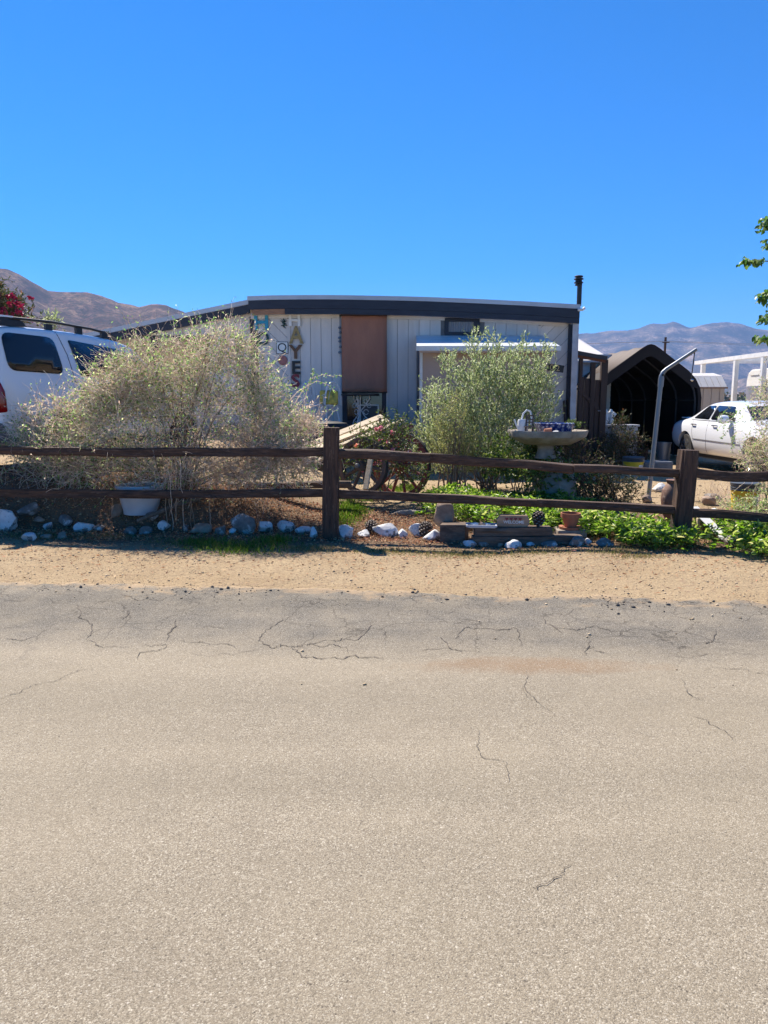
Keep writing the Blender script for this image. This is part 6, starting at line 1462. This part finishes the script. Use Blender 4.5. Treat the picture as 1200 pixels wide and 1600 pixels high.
# twiggy shrub at the right edge over the rail
rbb = blobpx([(1200, 632, 20, 24), (1214, 660, 32, 50), (1180, 722, 17, 30), (1215, 720, 45, 45), (1218, 612, 20, 18), (1240, 650, 50, 80)], 9.6, .35)
q = P(1215, 790, 9.6); add_bush('right_shrub', (q.x, 9.6, g1(q.x, 9.6)), 'loose half-dry shrub at the right edge in front of the white sedan', 'shrub', rbb, 1100, .26, .0028, M['twigdry'], 7000, .032, .014, M['leafgreen'], up=.2, wob=.7, dry=M['leafdry'], leaf_bias=lambda C: np.full(len(C), .62), nstem=20, shell=.3)
rT = bpy.data.objects['right_shrub']; S = np.array([P(random.uniform(1145, 1175), random.uniform(630, 680), 9.6) for _ in range(14)])
Pts = wander(S, np.tile([-.7, 0, .1], (14, 1))+rng.normal(size=(14, 3))*.4, .3, 10, .45, .8); V, F = twig_mesh(Pts, np.full(14, .003), np.full(14, .0015)); raw('shoots', V, F, M['twigdry'], rT, kind='stuff')
C = np.repeat(Pts[:, 3:].reshape(-1, 3), 2, 0); V, F = leaf_mesh(C, rng.normal(size=C.shape), .034, .017); raw('shoot_leaves', V, F, M['leafgreen'], rT, kind='stuff')
wb2 = blobpx([(1180, 805, 36, 22), (1205, 780, 30, 26), (1150, 800, 26, 12), (1240, 800, 50, 36)], 9.1, .28); q = P(1190, 830, 9.1)
add_bush('weedy_shrub', (q.x, 9.1, g1(q.x, 9.1)), 'low olive green weedy shrub behind the lower rail at the right edge', 'shrub', wb2, 800, .16, .0022, M['twigdry'], 5200, .030, .013, M['leafgreen'], up=.4, nstem=14)
# dry wispy stems right of the post
q = G(1125, 786, .12); S = np.tile(np.array(q), (60, 1))+rng.normal(size=(60, 3))*np.array([.14, .08, 0]); Pts = wander(S, rng.normal(size=(60, 3))*np.array([.5, .3, .1])+np.array([-.1, 0, 1]), rng.uniform(.2, .55, 60), 8, .18)
V, F = twig_mesh(Pts, np.full(60, .0022), np.full(60, .001)); t = empty('dry_weed', (q.x, q.y, g1(q.x, q.y)), 'wispy dead weed stems on the sand left of the sunlit yellow bucket', 'weed'); raw('stems', V, F, M['twigdry'], t, kind='stuff')

# oleander behind the SUV
olb = blobpx([(5, 485, 40, 24), (-40, 470, 60, 45), (35, 500, 18, 12), (-60, 540, 90, 60)], 17.0, .8); q = P(-30, 640, 17.0)
ol, _ = add_bush('oleander', (q.x, 17.0, g1(q.x, 17)), 'dark green oleander with crimson flowers showing above the SUV roof', 'shrub', olb, 1100, .26, .006, M['twigbrown'], 9000, .13, .035, M['darkleaf'], up=.9, nstem=20, stem_r=.03)
for _ in range(26): flower(random.choice([random.uniform(-10, 24), random.uniform(14, 48)]), random.uniform(458, 490) if _ % 3 else random.uniform(486, 502), 16.4+random.uniform(-.4, .4), .062, M['redflower'], ol, 20)
for px, py in ((68, 506), (88, 508), (84, 505)):
    pass
olb2 = blobpx([(68, 506, 5, 5), (88, 508, 9, 6)], 17.0, .15); q = P(78, 640, 17.0)
add_bush('oleander', (q.x, 17, g1(q.x, 17)), 'pale oleander shoots peeking just over the SUV roof rail', 'shrub', olb2, 30, .25, .006, M['twigbrown'], 160, .14, .03, M['olive'], up=1, nstem=7, stem_r=.02)
# broadleaf tree whose branch tips hang in from the right
tq = Vector((6.9, 8.9, g1(6.9, 8.9))); tree = empty('broadleaf_tree', tq, 'leafy tree off the right edge whose branch tips hang into the sky', 'tree')
MB().tube([tq-Vector((0, 0, .1)), tq+Vector((.05, .02, 1.2)), tq+Vector((-.05, .0, 2.4)), tq+Vector((.1, 0, 3.8)), tq+Vector((0, 0, 5.0))], [.16, .13, .11, .08, .03], 12).build('trunk', M['bark'], tree, smooth=True, rough=.015)
tips = [((1157, 410), (1193, 408), 9), ((1189, 352), (1200, 354), 6), ((1197, 380), (1204, 384), 4), ((1184, 468), (1205, 462), 8), ((1188, 500), (1204, 495), 7), ((1180, 528), (1205, 532), 6), ((1195, 344), (1206, 342), 3), ((1194, 460), (1206, 456), 4)]
C = []; Dd = []
for (a, c, k) in tips:
    y = 8.6; p1 = P(*c, y); p0 = P(*a, y); j0 = tq+Vector((0, 0, max(1.5, p1.z-random.uniform(.5, 1.1)-tq.z)))
    MB().tube([j0, j0.lerp(p1, .3)+Vector((random.uniform(-.1, .1), random.uniform(-.25, .25), .28)), j0.lerp(p1, .65)+Vector((0, random.uniform(-.2, .2), .22)), p1, p0], [.03, .022, .013, .006, .003], 6).build('branch', M['bark'], tree)
    for _ in range(k*6): f = random.random(); C.append(p0.lerp(p1, f)+Vector((0, random.gauss(0, .04), random.gauss(.01, .022)))); Dd.append((random.gauss(-.3, .5), random.gauss(0, .5), random.uniform(-1.1, -.1)))
    for _ in range(60): f = random.random(); C.append(p1.lerp(j0, f*.8)+Vector((0.05, random.gauss(0, .10), random.gauss(0, .06)))); Dd.append((random.gauss(-.1, .6), random.gauss(0, .5), random.uniform(-1, -.1)))
B, _, _ = in_blobs([(7.0, 9.0, 3.6, 1.3, 1.4, 1.5), (7.2, 9.2, 4.8, .9, 1.2, 1.0), (6.2, 8.8, 3.3, 1.3, 1.0, 1.2), (5.9, 8.6, 2.6, 1.0, .7, .8), (7.2, 8.2, 3.0, 1.0, 1.0, 1.0)], 11000, .2); B = B[(B[:, 0]/B[:, 1]*1137+600) > 1216]
C = np.concatenate([np.array(C), B]); Dd = np.concatenate([np.array(Dd), rng.normal(size=B.shape)+np.array([0, 0, -.5])])
V, F = leaf_mesh(C, Dd, .066*rng.uniform(.7, 1.2, len(C)), .048, fold=.18, droop=.15, wide=True); raw('leaves', V, F, M['treeleaf'], tree, kind='stuff')

# ground cover, grass, litter, gravel
def scatter(n_, x0, x1, d0, d1, dens=None):
    x = rng.uniform(x0, x1, n_); d = rng.uniform(d0, d1, n_)
    if dens is not None: k = rng.random(n_) < dens(x, d); x, d = x[k], d[k]
    y = yf(x)+d; return x, y, gz(x, y)
def cover_d(x, d):
    nz = fbm(x*1.3, d*1.3, 3, 51)
    front = np.interp(x, [.2, .9, 1.15, 1.9, 2.3, 2.75, 3.3, 4.4, 6], [1.1, .95, .42, .38, .10, -.42, -.72, -1.05, -1.15]) + .12*fbm(x*4, x*0, 2, 4)
    back = np.interp(x, [.2, 1.0, 2.2, 3.0, 3.4, 3.8, 5, 6], [2.2, 2.6, 2.3, 1.4, 1.0, .8, .7, .7])
    k = np.clip((d-front)*14, 0, 1)*np.clip((back-d)*4, 0, 1)*np.clip((nz+.22)*5, .12, 1)
    return k*np.clip((x-.45)*3, 0, 1)
x, y, z = scatter(26000, .2, 7.0, -1.35, 2.9, cover_d)
x = x[:10500]; y = y[:10500]; z = z[:10500]
hgt = .05+.15*rng.random(len(x))*(.5+fbm(x*2, y*2, 2, 8)+.5); C = np.stack([x, y, z+hgt], 1); C = np.repeat(C, 4, 0); n_ = len(C)
D = rng.normal(size=(n_, 3))*np.array([1, 1, .30])+np.array([0, 0, .35]); C = C+unit(D)*.015
V, F = leaf_mesh(C, D, .074*rng.uniform(.5, 1.25, n_), .033*rng.uniform(.7, 1.2, n_), fold=.2, droop=.25, wide=True)
raw('ground_cover', V, F, M['cover'], None, kind='stuff', label='bright green leafy ground cover spreading under the right fence bay', cat='ground cover')
S = np.stack([x, y, z], 1)[::2]; Pts = wander(S, rng.normal(size=S.shape)*.3+np.array([0, 0, 1]), .14, 4, .2); V, F = twig_mesh(Pts, np.full(len(S), .002), np.full(len(S), .0015)); raw('cover_stems', V, F, M['roseleaf'], None, kind='stuff', label='thin green stems inside the ground cover', cat='ground cover')
# reddish dry leaves among the ground cover
def grass(name, spots, per, L, mat, label, wdt=.006):
    C = []
    for (px, py, rx, ry, f) in spots:
        for _ in range(int(per*f)):
            a = px+random.gauss(0, rx/2); c = py+random.gauss(0, ry/2); z0 = 0.
            g_ = G(a, c, 0.0); zz = g1(g_.x, g_.y)
            for _k in range(4): g_ = G(a, c, zz*.8); zz = g1(g_.x, g_.y)
            C.append((g_.x, g_.y, zz))
    C = np.array(C); n_ = len(C); D = rng.normal(size=(n_, 3))*.45+np.array([0, 0, 1.]); V, F = leaf_mesh(C, D, L*rng.uniform(.4, 1.2, n_), wdt, fold=.1, droop=.2)
    return raw(name, V, F, mat, None, kind='stuff', label=label, cat='grass')
grass('green_grass', [(550, 800, 24, 16, 1.6), (535, 812, 14, 12, .6), (345, 855, 60, 12, .45), (390, 858, 60, 10, .35), (310, 850, 30, 8, .2), (610, 768, 30, 5, .8), (575, 780, 22, 5, .8), (640, 765, 20, 5, .6), (430, 846, 30, 6, .4)], 1400, .075, M['grass'], 'fresh green grass tufts beside the tall post and at the gravel edge')
grass('dry_grass', [(60, 838, 60, 6, 1), (170, 838, 60, 6, .7), (290, 848, 60, 8, 1), (480, 858, 60, 6, 1), (600, 862, 60, 5, .8), (720, 866, 90, 7, 1.5), (840, 862, 60, 5, .7), (150, 800, 40, 12, .6), (200, 830, 30, 6, .5), (960, 862, 50, 5, .8), (1110, 790, 60, 8, .4), (1000, 870, 40, 4, .4)], 900, .038, M['drygrass'], 'sparse yellowing grass along the front of the rock edging', .005)
# leaf litter and mulch
def lit_d(x, d): return np.clip((d+.30+.12*fbm(x*3, d*0, 2, 66))*7, 0, 1)*np.where(x > .6, np.clip((1.7-d)*2, 0, 1)*.55, 1)*np.clip((4.4-x)*2, 0, 1)
x, y, z = scatter(34000, -6.5, 4.4, -.5, 1.7, lit_d); n_ = len(x); C = np.stack([x, y, z+.008+.02*rng.random(n_)], 1)
D = rng.normal(size=(n_, 3))*np.array([1, 1, .28]); V, F = leaf_mesh(C, D, .036*rng.uniform(.4, 1.3, n_), .016*rng.uniform(.5, 1.4, n_), fold=.35); raw('leaf_litter', V, F, M['litter'], None, kind='stuff', label='reddish brown leaf litter and mulch behind the rock edging', cat='leaf litter')
# small stones on the gravel shoulder
def pebbles(name, x, y, z, s, label):
    n_ = len(x); base = np.array([(1, 0, 0), (-1, 0, 0), (0, 1, 0), (0, -1, 0), (0, 0, .7), (0, 0, -.5)], float); f = np.array([(0, 2, 4), (2, 1, 4), (1, 3, 4), (3, 0, 4), (2, 0, 5), (1, 2, 5), (3, 1, 5), (0, 3, 5)])
    a = rng.uniform(0, 6.3, n_); rot_ = np.stack([np.stack([np.cos(a), -np.sin(a), 0*a], -1), np.stack([np.sin(a), np.cos(a), 0*a], -1), np.stack([0*a, 0*a, 1+0*a], -1)], 1)
    Vv = np.einsum('nij,nkj->nki', rot_, base[None]*(s[:, None, None]*rng.uniform(.6, 1.3, (n_, 6, 1))))+np.stack([x, y, z+s*.25], 1)[:, None]
    return raw(name, Vv.reshape(-1, 3), (np.arange(n_)[:, None, None]*6+f[None]).reshape(-1, 3), M['pebble'], None, kind='stuff', label=label, cat='gravel')
n_ = 22000; x = rng.uniform(-5, 6, n_); f = rng.random(n_)**.9; y = ye(x)+.02+(yf(x)-ye(x)+.1)*f; s = np.minimum(.0028*(1+rng.pareto(2.9, n_)), .016); pebbles('shoulder_gravel', x, y, gz(x, y), s, 'loose sandy gravel between the road edge and the rock edging')
n_ = 700; x = rng.uniform(-4, 4, n_); y = ye(x)-rng.exponential(.5, n_); s = np.minimum(.003*(1+rng.pareto(2.4, n_)), .014); k = y > 2.0; pebbles('road_grit', x[k], y[k], rz_(x[k], y[k]), s[k], 'stray grit lying on the cracked asphalt near its edge')
n_ = 1500; x = rng.uniform(-4.5, 4.5, n_); k = fbm(x*1.6, x*0, 3, 90)+rng.normal(size=n_)*.22 > .05; x = x[k]; n_ = len(x); y = ye(x)+rng.normal(size=n_)*.13-.12; s = np.minimum(.004*(1+rng.pareto(2.2, n_)), .022)
raw_ = pebbles('asphalt_crumbs', x, y, np.maximum(rz_(x, y), .02), s, 'broken dark asphalt crumbs along the ragged road edge'); raw_.data.materials.clear(); raw_.data.materials.append(simple('asphalt_crumb', (.13, .115, .10), .9, (.06, .052, .045), 30))
n_ = 3200; x = rng.uniform(-5, 5, n_); f = rng.random(n_)**.42; y = ye(x)+.1+(yf(x)-ye(x)-.3)*f; D = rng.normal(size=(n_, 3))*np.array([1, .6, .12]); V, F = leaf_mesh(np.stack([x, y, gz(x, y)+.012], 1), D, .042*rng.uniform(.2, 1.4, n_), .012*rng.uniform(.4, 1.4, n_), fold=.3); raw('shoulder_debris', V, F, M['litter'], None, kind='stuff', label='scattered dead leaves and bark bits on the gravel shoulder', cat='leaf litter')
n_ = 5000; x = rng.uniform(-1, 9, n_); y = rng.uniform(10.5, 19, n_); s = np.minimum(.006*(1+rng.pareto(2.4, n_)), .03); pebbles('yard_gravel', x, y, gz(x, y), s, 'small stones scattered over the sandy yard behind the fence')
# far line of dark trees on the valley floor
C, _, _ = in_blobs([(a, 600+random.uniform(-40, 40), 3+random.uniform(-1, 2), random.uniform(9, 18), 8, random.uniform(4, 7)) for a in np.linspace(-300, 520, 60)], 9000, .4); C[:, 2] = np.maximum(C[:, 2], 0)
V, F = leaf_mesh(C, rng.normal(size=C.shape), 2.6, 2.0); raw('far_trees', V, F, M['darkleaf'], None, kind='stuff', label='far line of dark trees on the valley floor below the hills', cat='trees')
